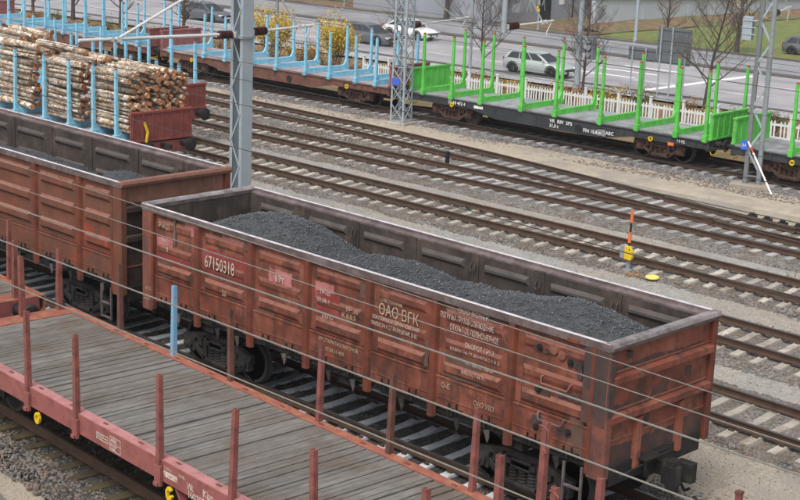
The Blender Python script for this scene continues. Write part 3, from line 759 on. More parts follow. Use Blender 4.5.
# handles, brackets and markings on the near side of the numbered wagon
def handle(x, z, w=.62, m='gon_rib'):
    mb = MB(); mb.tube([(x, .07, z+.12), (x, .0, z+.1), (x+.03, -.03, z), (x+w-.03, -.03, z), (x+w, .0, z+.1), (x+w, .07, z+.12)], .018, 7); mb.build('grab_handle', m, gond, smooth=True)
handle(11.38, 2.45); handle(11.36, 1.80, .55, 'rim_dark')
for (x, z) in ((11.28, 3.05), (11.95, 2.95), (12.25, 2.95), (11.3, 2.3), (12.0, 1.72), (11.3, 1.62)):
    mb = MB(); mb.disc((x, .05, z), (0, 1, 0), .06, .06, 10); mb.disc((x, .02, z), (0, 1, 0), .03, .04, 8); mb.build('bolt_cap', 'black', gond)
mb = MB(); mb.disc((11.58, .058, 3.08), (0, 1, 0), .09, .05, 10); mb.disc((11.76, .058, 3.02), (0, 1, 0), .08, .05, 10); mb.build('lifting_eye', 'gon_rib', gond)
mb = MB(); mb.box((1.08, .03, 2.75), (1.14, .07, 3.36)); mb.build('hanger_strip', 'rim_dark', gond)
mb = MB(); mb.box((11.9, -.03, 3.32), (12.15, .1, 3.40)); mb.build('rim_patch', 'gon', gond, bevel=.01)
PATCHES = [('patch_red', 2.05, 3.5, 2.42, 2.9), ('patch_pink', 2.7, 3.45, 3.05, 3.28), ('patch_pink', .45, 1.0, 2.5, 2.82), ('patch_red', .42, 1.6, 2.3, 2.6), ('patch_pink', 4.2, 4.9, 2.6, 2.92),
           ('patch_brown', 3.82, 4.4, 1.5, 1.98), ('patch_pink', 5.6, 6.15, 2.62, 2.95), ('patch_red', 5.62, 6.3, 2.35, 2.78), ('patch_brown', .5, 1.0, 1.95, 2.3), ('patch_pink', 1.45, 1.8, 3.05, 3.3), ('patch_brown', 9.1, 10.0, 1.95, 2.4)]
for i, (m, x0, x1, z0, z1) in enumerate(PATCHES):
    ylev = .0715-.0012*i
    mb = MB(); P = jag(x0, x1, z0, z1); n = len(P)
    mb.add([(x, ylev, z) for x, z in P], [tuple(range(n))])
    # only on the flat of the panel: ribs stand proud of it
    mb.build('repaint_patch', m, gond)
mb = MB(); P = jag(12.27, 12.765, 2.02, 3.33, 12, .008); mb.add([(x, -.0075, z) for x, z in P], [tuple(range(len(P)))]); mb.build('soot_stain', 'soot', gond)
def soot_x(x0, x1, z0, z1, y=.0545, m='soot', n=12, a=.03):
    mb = MB(); P = jag(x0, x1, z0, z1, n, a); mb.add([(x, y, z) for x, z in P], [tuple(range(len(P)))]); mb.build('soot_stain', m, gond)
def soot_e(y0, y1, z0, z1, x, m='soot', n=12, a=.03):
    mb = MB(); P = jag(y0, y1, z0, z1, n, a); mb.add([(x, y, z) for y, z in P], [tuple(range(len(P)))]); mb.build('soot_stain', m, gond)
soot_x(12.665, 12.80, 2.15, 3.35, .0035, a=.01)
soot_e(.02, .17, 2.2, 3.34, GL+.0225, a=.012)
for (x0, x1, z0, z1) in ((11.15, 11.5, 2.98, 3.12), (11.88, 12.08, 2.86, 3.02), (12.1, 12.2, 2.7, 3.0), (11.75, 12.2, 2.28, 2.42), (11.3, 11.55, 2.2, 2.3), (11.2, 11.45, 1.7, 1.82), (11.75, 11.95, 1.62, 1.76), (6.85, 7.02, 2.9, 3.2), (10.0, 10.4, 3.26, 3.34), (8.6, 8.72, 2.0, 2.5), (3.42, 3.55, 3.1, 3.3), (1.1, 1.3, 1.55, 1.75), (7.5, 7.6, 3.0, 3.2)):
    soot_x(x0, x1, z0, z1, .052, 'soot' if x0 > 9 else 'patch_brown', 9, .025)
for (y0, y1, z0, z1) in ((.2, 1.6, 2.94, 3.02), (1.7, 2.8, 2.93, 2.99), (.2, 1.2, 2.26, 2.34), (1.3, 1.8, 2.25, 2.45), (.5, .7, 3.1, 3.25), (.2, .9, 1.18, 1.62), (1.05, 2.1, 1.18, 1.6), (2.25, 2.95, 1.18, 1.66), (1.05, 1.3, 1.76, 2.0), (2.3, 2.5, 2.4, 2.6)):
    soot_e(y0, y1, z0, z1, GL-.0525, 'soot', 14, .03)
mb = MB(); P = jag(12.0, 12.3, 1.4, 2.0, 6, .05); mb.add([(x, .054, z) for x, z in P], [tuple(range(len(P)))]); mb.build('soot_stain', 'patch_brown', gond)
TX = (PI/2, 0, 0)
def mark(s, x, z, h, m='white_paint', sx=1., y=.03, space=1., bold=0.):
    return text(s, h*1.25, (x, y, z), TX, m, gond, 'lettering', space, sx, bold=0)
mark('67150318', 2.17, 2.5, .31, sx=.64, bold=.002, y=.02)
mark('20', 2.75, 2.0, .15, 'cream_paint', .8, y=.025)
mark('69т', 4.42, 2.68, .17, sx=.9, bold=.004, y=.03)
mark('761', .62, 2.72, .10, y=.055); mark('8', .82, 2.55, .11, y=.03)
mark('РЖД', .55, 3.04, .13, 'cream_paint', y=.03); mark('22т', .06, 1.32, .13, 'cream_paint', y=-.012); mark('н.22', .12, 1.56, .09, 'cream_paint', y=-.012)
mark('ТР-60', 5.72, 2.72, .10, y=.055); mark('02.08.4', 5.68, 2.57, .10, y=.035); mark('УР 36', 6.5, 2.55, .11, 'cream_paint', y=.035); mark('К 0.0.5', 6.4, 2.41, .11, 'cream_paint', y=.03)
mark('ДЕПО', 5.85, 2.28, .09, y=.02); mark('КР ОТКРЫТЫХ ВАГОНОВ', 5.75, 1.78, .09, 'cream_paint', .8, y=.045); mark('02.08.10 400', 5.95, 1.62, .09, 'cream_paint', .9, y=.045)
mark('СОБСТВЕННИК', 7.45, 2.97, .07, 'cream_paint', .85, y=.03); mark('ОАО ВГК', 7.4, 2.72, .24, 'cream_paint', .8, bold=.005, y=.025)
mark('ВОРКУТИНСКАЯ ГОРНАЯ КОМПАНИЯ', 7.25, 2.60, .085, 'white_paint', .62, y=.025); mark('ПРИПИСАН К СТ. РАЗРЕШЕНИЕ 20-02', 7.22, 2.47, .085, 'white_paint', .62, y=.02)
mark('ООО ВСВЕК', 9.4, 3.22, .10, y=.02); mark('ПОГРУЗКА ГРУЗОВ СОБЛЮДЕНИЕ', 8.98, 3.04, .12, sx=.50, bold=.004, y=.02); mark('ОТКРЫТОЕ ПОЛНОМЕРНОЕ', 9.22, 2.86, .12, sx=.56, bold=.004, y=.02)
mark('ОБОРОТ ГРУЗ', 9.6, 2.62, .10, sx=.8, bold=.003, y=.02); mark('ВОЗВРАТ НА СТ. ВОРКУТА С К Ж Д', 9.25, 2.49, .06, sx=.9, y=.02); mark('ТЕЛ. 8(82151) 5-60-00', 9.6, 2.3, .07, sx=.8, y=.04); mark('8(82151) 7-46-71', 9.55, 2.12, .07, sx=.9, y=.02)
mark('О-Е', 9.05, 1.72, .11, 'cream_paint', y=.045); mark('ОАО УВЗ', 9.85, 1.6, .10, 'cream_paint', .9, y=.045)

# coal
def coal(name, x0, x1, y0, y1, crest, wall, loc, label, step=.07, n=9000, zmax=None):
    xs = np.arange(x0, x1+.001, step); ys = np.arange(y0, y1+.001, step)
    X, Y = np.meshgrid(xs, ys, indexing='ij')
    cx = np.array([c[0] for c in crest]); cz = np.array([c[1] for c in crest]); wz = np.interp(X, [w[0] for w in wall], [w[1] for w in wall])
    def f(X, Y):
        t = np.clip(np.abs((Y-(y0+y1)/2)/((y1-y0)/2)), 0, 1)
        k = np.ones(7)/7
        xx = np.linspace(x0, x1, 200); cc = np.convolve(np.pad(np.interp(xx, cx, cz), 4, mode='edge'), np.ones(9)/9, 'valid')
        c = np.interp(X, xx, cc); w = np.interp(X, [q[0] for q in wall], [q[1] for q in wall])
        return w+(c-w)*(1-t**1.7)+.05*vnoise(X, Y, .6, 11)+.022*vnoise(X, Y, .21, 12)
    Z = f(X, Y)+.012*vnoise(X, Y, .09, 13)
    o = grid_mesh(name, X, Y, Z, 'coal'); o.location = loc
    tag(o, label, 'coal')
    x = RNG.uniform(x0, x1, n); y = RNG.uniform(y0, y1, n); s = RNG.choice([.009, .014, .02, .032], n, p=[.46, .34, .16, .04])*RNG.uniform(.8, 1.2, n)
    P = np.stack([x, y, f(x, y)+s*.25], 1)
    l = scatter('coal_lumps', P, s, 'coal_lump', o, .8); l['kind'] = 'stuff'
    return o
coal('coal_heap', .16, GL-.16, .16, GW-.16, [(0, 2.75), (.8, 2.98), (1.8, 3.36), (2.7, 3.5), (3.3, 3.47), (4.0, 3.2), (4.7, 2.84), (5.05, 3.0), (5.7, 3.24), (6.6, 3.24), (7.6, 3.12), (8.6, 3.14), (9.6, 3.3), (10.4, 3.44), (11.2, 3.4), (12.0, 3.22), (12.7, 3.0)],
     [(0, 2.55), (.8, 2.75), (1.8, 3.0), (2.8, 2.95), (3.6, 2.72), (5, 2.7), (6.2, 2.62), (7.3, 2.6), (8.4, 2.72), (9.4, 2.88), (10.3, 2.88), (11.3, 2.76), (12.0, 2.6), (12.7, 2.4)],
     (0, 0, 0), 'dark grey humped heap of coal filling the numbered wagon', n=34000)
c2o = G2L+1.0
coal('coal_heap', .16, G2L-.16, .18, 2.97, [(0, 3.0), (c2o-10, 3.05), (c2o-7.4, 3.2), (c2o-6.0, 3.12), (c2o-4.9, 2.7), (c2o-3.9, 3.22), (c2o-3.3, 3.46), (c2o-2.7, 3.36), (c2o-2.1, 3.0), (c2o-1.2, 2.6)],
     [(0, 2.7), (c2o-7, 2.75), (c2o-4.7, 2.6), (c2o-3.3, 2.75), (c2o-1.2, 2.3)], (-1.0-G2L, .12, 0), 'low heap of coal in the taller brown wagon on the left', n=9000)
# ------------------------------------------------------------------ red flat wagons on the nearest track; local origin at rail centre of the left end, x along
FW_L, FW_W = 14.15, 3.26
def post_ring(mb, x, y, z, w=.14, h=.42, side=1):
    a = .011
    mb.tube([(x-side*.05, y-.03, z+h*.86), (x-side*.03, y-.09, z+h), (x+side*w*.5, y-.1, z+h), (x+side*w, y-.09, z+h*.9), (x+side*w, y-.07, z+.06), (x+side*w*.8, y-.06, z), (x+.02, y-.04, z+.04)], a, 6)
def stake(parent, x, y, z0, z1, m='stake_red', w=.10, d=.11, out=0, cap=True):
    mb = MB()
    k = .8; lx, ly = random.gauss(0, .018), random.gauss(0, .018)
    # tapered channel-section post with a hollow top
    for (a0, a1, b0, b1) in ((-.5, .5, -.5, -.36), (-.5, -.36, -.36, .5), (.36, .5, -.36, .5)):
        V = [(x+a0*w, y+b0*d, z0), (x+a1*w, y+b0*d, z0), (x+a1*w, y+b1*d, z0), (x+a0*w, y+b1*d, z0)]
        V += [(x+(px-x)*k+lx, y+(py-y)*k+ly, z1) for px, py, _ in V]
        mb.add(V, [(0,3,2,1),(4,5,6,7),(0,1,5,4),(1,2,6,5),(2,3,7,6),(3,0,4,7)])
    mb.cbox((x, y+.2*d, z0+.1), (w*.7, d*.6, .2)); mb.cbox((x+lx*.9, y+.15*d+ly*.9, z1-.1), (w*.55, d*.5, .16))
    return mb.build('stake', m, parent, bevel=.005)
def flat_wagon(loc, rz, label, near, far, ends, planks=True):
    t = empty('flat_wagon', loc, rz, label, 'flat wagon', 'red flat wagons coupled in a row')
    W = FW_W/2; L = FW_L; Z = 1.26
    for s in (-1, 1):
        mb = MB(); y = s*W
        yi = y-s*.22
        prof = [(y, .89), (y, Z-.01), (y-s*.012, Z), (yi, Z), (yi, Z-.03), (y-s*.03, Z-.04), (y-s*.03, .93), (y-s*.14, .91), (y-s*.14, .89)]
        mb.prism([(a, b) for a, b in prof], 0, L, 'x')
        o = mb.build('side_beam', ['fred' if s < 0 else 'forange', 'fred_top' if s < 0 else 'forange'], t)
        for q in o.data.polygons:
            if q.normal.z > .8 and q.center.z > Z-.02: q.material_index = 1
        for k in range(12):
            x = .95+k*1.12
            mb = MB(); mb.box((x, y-s*.13-.025, Z-.002), (x+.13, y-s*.13+.025, Z+.006)); mb.build('lashing_slot', 'stake_rust', o)
        for x in near if s < 0 else far:
            mb = MB(); mb.box((x-.085, min(y, y+s*.06)+s*.002, .80), (x+.085, max(y, y+s*.06)+s*.002, 1.16)); mb.cbox((x, y+s*.05, .84), (.11, .11, .07)); mb.build('stake_pocket', 'fred', o, bevel=.008)
    for x in (0, L):
        s = -1 if x == 0 else 1
        mb = MB(); mb.box((min(x, x-s*.5), -W+.225, Z-.045), (max(x, x-s*.5), W-.225, Z-.006)); o = mb.build('end_plate', 'forange', t)
        mb = MB(); mb.box((min(x, x-s*.16), -W+.15, .8), (max(x, x-s*.16), W-.15, Z-.05)); mb.build('end_beam', 'fred', t, bevel=.01)
        for y in (-.95, .95):
            mb = MB(); mb.lathe((x, y, 1.03), (s, 0, 0), [(0, .16), (.02, .12), (.3, .12), (.3, .08), (.44, .08), (.46, .2), (.52, .24), (.54, .2), (.55, .02)], 18); mb.build('buffer', 'black', t, smooth=True)
        mb = MB(); mb.prism([(x, -.1), (x+s*.3, -.1), (x+s*.45, -.04), (x+s*.45, .06), (x, .1)], .93, 1.1, 'z'); mb.build('draw_hook', 'black', t)
    # deck boards, one by one
    pl = None
    x = .53; 
    while x < L-.62:
        w = .118
        if pl is None:
            mb = MB(); mb.box((.004, -W+.235, Z-.07), (w-.006, W-.235, Z-.012)); pl = mb.build('plank', 'plank', t, bevel=0); o = pl
            o.location = (x, 0, 0)
        else:
            o = inst(pl, 'plank', t, (x, random.uniform(-.006, .006), random.uniform(-.004, .007)), (random.uniform(-.002, .002), random.uniform(-.02, .02), random.uniform(-.0008, .0008)))
        x += w
    mb = MB(); mb.box((.5, -W+.24, Z-.14), (L-.5, W-.24, Z-.075)); 
    for y in (-.5, .5): mb.box((.1, y-.06, .78), (L-.1, y+.06, Z-.14))
    for k in range(9): mb.box((.7+k*1.6-.05, -W+.2, .9), (.7+k*1.6+.05, W-.2, Z-.14))
    mb.build('underframe', 'black', t)
    for x in near: stake(t, x, -W-.0, 1.12, 2.72)
    for i, x in enumerate(far): stake(t, x, W-.06, 1.16, 2.68, 'stake_red' if i % 2 else 'stake_rust')
    for (x, y, z1, ring) in ends:
        o = stake(t, x, y, 1.2, z1, 'stake_red', .12, .12)
        if ring:
            mb = MB(); post_ring(mb, x, y, z1-.46 if ring == 1 else z1-1.0, side=1); mb.build('wire_loop', 'stake_red', o)
    for xa in (2.1, L-2.1):
        ws = MB()
        for s in (-1, 1): wheel_mb(xa, s, ws, .49)
        ws.tube([(xa, -1.1, .49), (xa, 1.1, .49)], .08, 12); ws.build('wheelset', 'wheel', t, smooth=True)
        mb = MB()
        for s in (-1, 1):
            mb.cbox((xa, s*1.05, .5), (.3, .2, .28)); mb.beam((xa-.18, s*1.02, .4), (xa-.42, s*1.02, .9), .03, .1); mb.beam((xa+.18, s*1.02, .4), (xa+.42, s*1.02, .9), .03, .1)
            for k in range(4): mb.cbox((xa, s*1.06, .68+k*.022), (1.15-k*.22, .1, .018))
        mb.build('axle_guard', 'black', t)
    mb = MB()
    for k in range(8):
        a = 2*PI*k/8; b = 2*PI*(k+1)/8
        mb.beam((4.42+.07*math.cos(a), -W+.02, .72+.095*math.sin(a)), (4.42+.07*math.cos(b), -W+.02, .72+.095*math.sin(b)), .05, .045)
    mb.build('rope_hook', 'yellow', t)
    mb = MB(); mb.beam((8.9, -W+.1, .86), (9.15, -W+.12, .5), .14, .04); mb.build('step', 'fred', t)
    mb = MB()
    for k in range(5):
        a = PI*(.2+k*.35); b = PI*(.2+(k+1)*.35); mb.beam((8.75+.07*math.cos(a), -W+.02, .72+.11*math.sin(a)), (8.75+.07*math.cos(b), -W+.02, .72+.11*math.sin(b)), .05, .045)
    mb.build('rope_hook', 'yellow', t)
    return t
FR = -.053
FX0 = -.72
def fpos(x): return (x, t0c(x)+.06, 0)
near_x = [2.2, 4.14, 5.86, 8.5, 10.5, 12.5]; far_x = [2.17, 4.13, 6.06, 8.7, 10.57, 12.55]
ends_m = [(.13, -1.35, 2.58, 0), (.13, -.47, 2.6, 0), (.13, .42, 2.58, 0), (.13, 1.3, 2.6, 0), (FW_L-.02, -.95, 2.5, 2), (FW_L-.02, .5, 2.66, 0), (FW_L-.02, 1.42, 2.95, 1)]
fl = flat_wagon(fpos(FX0), FR, 'red flat wagon with weathered plank deck and upright stakes, nearest the camera', near_x, far_x, ends_m)
# one stake is blue on its left face
for c in list(COL.objects):
    if c.parent == fl and c.name.startswith('stake') and not c.name.startswith('stake_'):
        if abs(np.mean([v.co.x for v in c.data.vertices])-4.13) < .12 and np.mean([v.co.y for v in c.data.vertices]) > 0:
            c.data.materials[0] = M['stake_blue']; c['label'] = 'stake with worn blue paint'
ends_n = [(.13, -1.35, 2.5, 0), (.13, -.45, 2.5, 1), (.13, .35, 2.6, 1), (.13, 1.3, 2.5, 0), (FW_L-.13, -1.3, 2.6, 0), (FW_L-.13, -.05, 2.85, 0), (FW_L-.13, .95, 2.58, 1)]
xl = FX0-1.02-FW_L
f2 = flat_wagon(fpos(xl), FR, 'red flat wagon just entering the picture at the left edge, behind the nearest one', [2.2, 4.1, 6, 8.4, 10.2, 12.1], [2, 3.9, 5.8, 8.3, 10.2, FW_L-1.55], ends_n)
xr = FX0+FW_L+1.02
f3 = flat_wagon(fpos(xr), FR, 'red flat wagon of which only wire looped end stakes show at the bottom edge', near_x, far_x, ends_n)
TX2 = (PI/2, 0, 0)
yb = -FW_W/2-.004
def fmark(s, x, z, h, m='white_paint', sx=1., bold=.003): text(s, h*1.38, (x, yb, z), TX2, m, fl, 'lettering', 1., sx, bold=bold)
mb = MB()
for (x0, x1, z0, z1) in ((6.52, 6.9, 1.0, 1.12), (6.95, 7.3, .92, 1.18)):
    for (a, b, c, d) in ((x0, x1, z0, z0+.012), (x0, x1, z1-.012, z1), (x0, x0+.012, z0, z1), (x1-.012, x1, z0, z1), (x0, x1, (z0+z1)/2-.004, (z0+z1)/2+.004)):
        mb.box((a, yb-.001, c), (b, yb+.003, d))
mb.build('stencil_frame', 'white_paint', fl)
fmark('MAX 100 km/h', 6.53, 1.075, .035, sx=.8, bold=.001); fmark('A 16,0 B 20,0', 6.54, 1.02, .032, sx=.8, bold=.001)
fmark('ABC', 6.98, 1.08, .075, sx=1.1); fmark('24,0 28,0', 6.97, 1.0, .05, sx=.8); fmark('t 13850', 6.97, .94, .04, sx=.9)
fmark('VR', 9.28, 1.0, .12, sx=.9); fmark('Kbp', 9.72, 1.02, .13, sx=1.); fmark('100205', 9.3, .87, .12, sx=.95); fmark('8', 10.02, .87, .12, sx=.95)
mb = MB(); mb.box((8.62, yb-.001, 1.0), (9.0, yb+.002, 1.1)); mb.build('label_plate', 'white_paint', fl)
fmark('13,8 m', 8.62, 1.13, .06, 'cream_paint'); fmark('KORJ.', 9.05, 1.13, .05, 'cream_paint')

# ------------------------------------------------------------------ timber wagons with stakes; local origin rail level, centre of the wagon
def timber_wagon(loc, rz, label, Ls, W, bol, h, frame, stk, tip, wall, deck, wallh=.95, foot=False, ribs=False, bog='bogie', group='long timber wagons with side stakes', sillm=None, cars=('yellow',)):
    t = empty('timber_wagon', loc, rz, label, 'timber wagon', group)
    Z = 1.15; hl = Ls/2; hw = W/2
    # fish-belly side sills
    for s in (-1, 1):
        y = s*(hw-.06)
        mb = MB()
        P = [(-hl, Z-.06), (hl, Z-.06), (hl, Z-.36), (hl-3.6, Z-.36), (hl-5.0, Z-.62), (-hl+5.0, Z-.62), (-hl+3.6, Z-.36), (-hl, Z-.36)]
        mb.prism([(a, b) for a, b in P], y-.05, y+.05, 'y')
        mb.box((-hl, y-.09, Z-.09), (hl, y+.09, Z-.05))
        for k in range(14): mb.box((-hl+.6+k*(Ls-1.2)/13-.03, y-.08, Z-.34), (-hl+.6+k*(Ls-1.2)/13+.03, y+.08, Z-.1))
        mb.build('side_sill', frame, t)
    mb = MB(); mb.box((-hl, -hw+.05, Z-.05), (hl, hw-.05, Z)); mb.build('deck', deck, t)
    mb = MB(); mb.box((-hl+.1, -.3, Z-.5), (hl-.1, .3, Z-.1)); mb.build('centre_sill', frame, t)
    for e in (-1, 1):
        mb = MB(); mb.box((min(e*hl, e*(hl-.14)), -hw+.02, Z-.42), (max(e*hl, e*(hl-.14)), hw-.02, Z-.003)); mb.build('end_beam', frame, t)
        mb = MB(); x = e*(hl-.04)
        mb.box((x-.04, -hw+.06, Z), (x+.04, hw-.06, Z+wallh))
        for k in range(7):
            yy = -hw+.12+k*(W-.24)/6
            mb.box((x-.075, yy-.03, Z), (x+.075, yy+.03, Z+wallh-.02))
        mb.box((x-.085, -hw+.04, Z+wallh-.06), (x+.085, hw-.04, Z+wallh+.01)); mb.box((x-.08, -hw+.04, Z), (x+.08, hw-.04, Z+.07))
        w = mb.build('end_wall', wall, t)
        for y in (-.92, .92):
            mb = MB(); mb.lathe((e*hl, y, .98), (e, 0, 0), [(0, .15), (.02, .12), (.28, .12), (.28, .08), (.4, .08), (.42, .22), (.47, .25), (.5, .2), (.51, .02)], 18); mb.build('buffer', 'black', t, smooth=True)
        mb = MB(); mb.prism([(e*hl, -.08), (e*(hl+.3), -.08), (e*(hl+.5), -.02), (e*(hl+.5), .07), (e*hl, .08)], .9, 1.05, 'z'); mb.tube([(e*hl, .35, .9), (e*(hl+.25), .36, .6), (e*(hl+.5), .32, .68)], .025, 6); mb.build('draw_hook', 'black', t)
        mb = MB(); mb.tube([(e*(hl-.03), -hw+.15, .72), (e*(hl+.02), -hw+.16, .58), (e*(hl+.02), -hw+.62, .58), (e*(hl-.03), -hw+.63, .72)], .018, 6); mb.build('grab_handle', 'yellow', t)
        mb = MB()
        for k in range(8):
            a = 2*PI*k/8; b = 2*PI*(k+1)/8
            mb.beam((e*(hl-2.6)+.08*math.cos(a), -hw-.06, .86+.08*math.sin(a)), (e*(hl-2.6)+.08*math.cos(b), -hw-.06, .86+.08*math.sin(b)), .06, .055)
        mb.build('rope_hook', 'yellow', t)
    for x in bol:
        mb = MB(); mb.box((x-.08, -hw+.1, Z+.02), (x+.08, hw-.1, Z+.22)); mb.box((x-.11, -hw+.1, Z+.005), (x+.11, hw-.1, Z+.03)); mb.build('bolster', stk, t)
        for s in (-1, 1):
            y = s*hw; lx, ly = random.gauss(0, .022), random.gauss(0, .02)
            mb = MB()
            V = [(x-.07, y-.065, Z-.12), (x+.07, y-.065, Z-.12), (x+.07, y+.065, Z-.12), (x-.07, y+.065, Z-.12), (x+lx-.052, y+ly-.045, Z+h), (x+lx+.052, y+ly-.045, Z+h), (x+lx+.052, y+ly+.045, Z+h), (x+lx-.052, y+ly+.045, Z+h)]
            mb.add(V, [(0,3,2,1),(4,5,6,7),(0,1,5,4),(1,2,6,5),(2,3,7,6),(3,0,4,7)])
            mb.prism([(y-s*.05, Z), (y-s*.05, Z+.5), (y-s*.12, Z+.35), (y-s*.22, Z+.24), (y-s*.5, Z+.19), (y-s*.5, Z)], x-.05, x+.05, 'x')
            mb.cbox((x, y+s*.02, Z+.05), (.2, .2, .26))
            q = mb.build('stake', stk, t, bevel=.008)
            mb = MB(); mb.cbox((x+lx, y+ly, Z+h+.03), (.1, .085, .065)); mb.build('stake_tip', tip, q)
    for e in (-1, 1):
        bogie(t, e*(hl-2.35), bog, detail=False)
    mb = MB(); mb.disc((-1.2, -.7, .72), (1, 0, 0), .17, .9, 14); mb.disc((1.6, -hw+.0, .75), (0, 1, 0), .16, .05, 14); mb.box((.2, -1.0, .55), (.7, -.6, .8)); mb.build('brake_gear', 'black', t)
    return t
rz7 = math.atan(.05)
def p7(x): return (x, T7(x)-.0, 0)
bolG = [-6.85, -5.2, -3.55, -1.35, .4, 2.65, 4.4, 6.2, 7.5]
bolB = [-7.25, -4.6, -3.0, -1.0, .7, 2.7, 4.3, 6.0, 7.25]
G1 = timber_wagon(p7(-12.6), rz7, 'dark framed timber wagon with bright green stakes, complete between two lattice masts', 15.4, 2.8, bolG, 2.6, 'dark_frame', 'green', 'tip', 'green', 'deck_grey', 1.0, bog='bogie_brown')
G2 = timber_wagon(p7(3.7), rz7, 'dark framed timber wagon with bright green stakes, cut off by the right edge', 15.4, 2.8, bolG[1:], 2.6, 'dark_frame', 'green', 'tip', 'green', 'deck_grey', 1.0, bog='bogie_brown')
B1 = timber_wagon(p7(-29.55), rz7, 'brown timber wagon with light blue stakes, coupled to the green staked one', 16.2, 2.8, bolB, 2.12, 'brown', 'blue', 'blue_tip', 'pink_wall', 'deck_pink', .95, bog='bogie_brown')
B2 = copy_tree(B1); B2.location = p7(-46.7); B2['label'] = 'brown timber wagon with light blue stakes, second from the green staked one, behind the logs'
G0 = copy_tree(G1); G0.location = p7(-63.7); G0['label'] = 'timber wagon with green stakes, farthest away at the upper left corner'
def gmark(s, x, z, h): text(s, h, (x, -1.4+.004-.03-.06, z), (PI/2, 0, 0), 'stripe_white', G1, 'lettering', bold=.004)
gmark('33 10 472 4', -5.3, .9, .2); gmark('VR  RIV  SPS', .2, .84, .22); gmark('31,0 t', .2, .64, .2); gmark('FIN 15,8 m', 1.9, .68, .2); gmark('ABC', 3.0, .72, .2); gmark('14-02', 6.3, .9, .16)
mb = MB(); mb.box((-3.9, -1.425, .86), (-3.4, -1.42, .98)); mb.build('label_plate', 'stripe_white', G1)
mb = MB(); mb.box((2.55, -1.425, .62), (2.95, -1.42, .88)); mb.build('label_plate', 'deck_grey', G1)
mb = MB(); mb.box((5.9, -1.46, .72), (6.15, -1.40, .84)); mb.build('reflector', 'orange', G1)

LW_L = 15.6; lwx = -16.25-LW_L/2
bolL = [x-lwx for x in (-17.04, -18.45, -20.0, -21.64, -23.65, -25.3, -27.0, -28.5, -30.2)]
LW = timber_wagon((lwx, 12.55, 0), 0, 'dark red timber wagon with blue stakes, loaded with birch logs', LW_L, 2.75, bolL, 2.45, 'log_wagon_red', 'blue', 'blue_tip', 'log_wagon_red', 'deck_pink', 1.05)
mb = MB(); mb.tube([(LW_L/2+.1, -.75, 1.15), (LW_L/2+.14, -.72, 1.5), (LW_L/2+.12, -.85, 1.86)], .05, 8); mb.build('brake_lever', 'yellow', LW)
E4 = timber_wagon((-21.1-LW_L/2, 16.95, 0), .004, 'empty dark red timber wagon with blue stakes, standing behind the log load', LW_L, 2.75, [6.85+.2, 5.45, 3.9, 2.3, .4, -1.4, -3.1, -4.8, -6.9], 2.5, 'log_wagon_red', 'blue', 'blue_tip', 'log_wagon_red', 'deck_pink', 1.0)

# ------------------------------------------------------------------ birch logs, each one a thing
LOGS = []
def log_variants():
    out = []
    for k in range(10):
        mb = MB(); n = 5; bend = random.uniform(-.55, .55); b2 = random.uniform(-.4, .4)
        pts = [(t, bend*math.sin(PI*t), b2*math.sin(PI*t)) for t in np.linspace(0, 1, n)]
        rs = [1+.22*(0.5-t)+random.uniform(-.05, .05) for t in np.linspace(0, 1, n)]
        # unit radius around a unit-length axis: scaled per log
        V = []; m = 10
        for (x, y, z), r in zip(pts, rs):
            for q in range(m):
                a = 2*PI*q/m; V.append((x, y+math.cos(a)*r, z+math.sin(a)*r))
        F = [(i*m+q, i*m+(q+1) % m, (i+1)*m+(q+1) % m, (i+1)*m+q) for i in range(n-1) for q in range(m)]
        mb.add(V, F); mb.f += [tuple(reversed(range(m))), tuple(range((n-1)*m, n*m))]; mb.m += [1, 1]
        me = mb.build('birch_log', ['bark', 'log_end'])
        out.append(me)
    return out
LV = log_variants()
for o in LV: COL.objects.unlink(o)
PILES = [(-18.8, -16.45, 'birch log in the right-hand stack, next to the red end wall'), (-21.9, -19.55, 'birch log in the middle stack on the log wagon'), (-25.1, -22.75, 'birch log in the left stack, cut off by the picture edge'), (-28.3, -25.9, 'birch log in the stack beyond the left edge')]
cy = 12.55
def add_log(x0, ln, y, z, r, lab, rot=(0, 0, 0)):
    s = random.choice(LV)
    o = bpy.data.objects.new('birch_log', s.data); COL.objects.link(o)
    o.location = (x0, y, z); o.scale = (ln, r, r); o.rotation_euler = (random.uniform(0, 6.28), rot[1], rot[2])
    # spin about its own axis first, then lean
    o.rotation_euler = (Matrix.Rotation(rot[2], 3, 'Z') @ Matrix.Rotation(rot[1], 3, 'Y') @ Matrix.Rotation(random.uniform(0, 6.28), 3, 'X')).to_euler()
    tag(o, lab, 'log', 'birch logs stacked on the timber wagon'); return o
total = 0
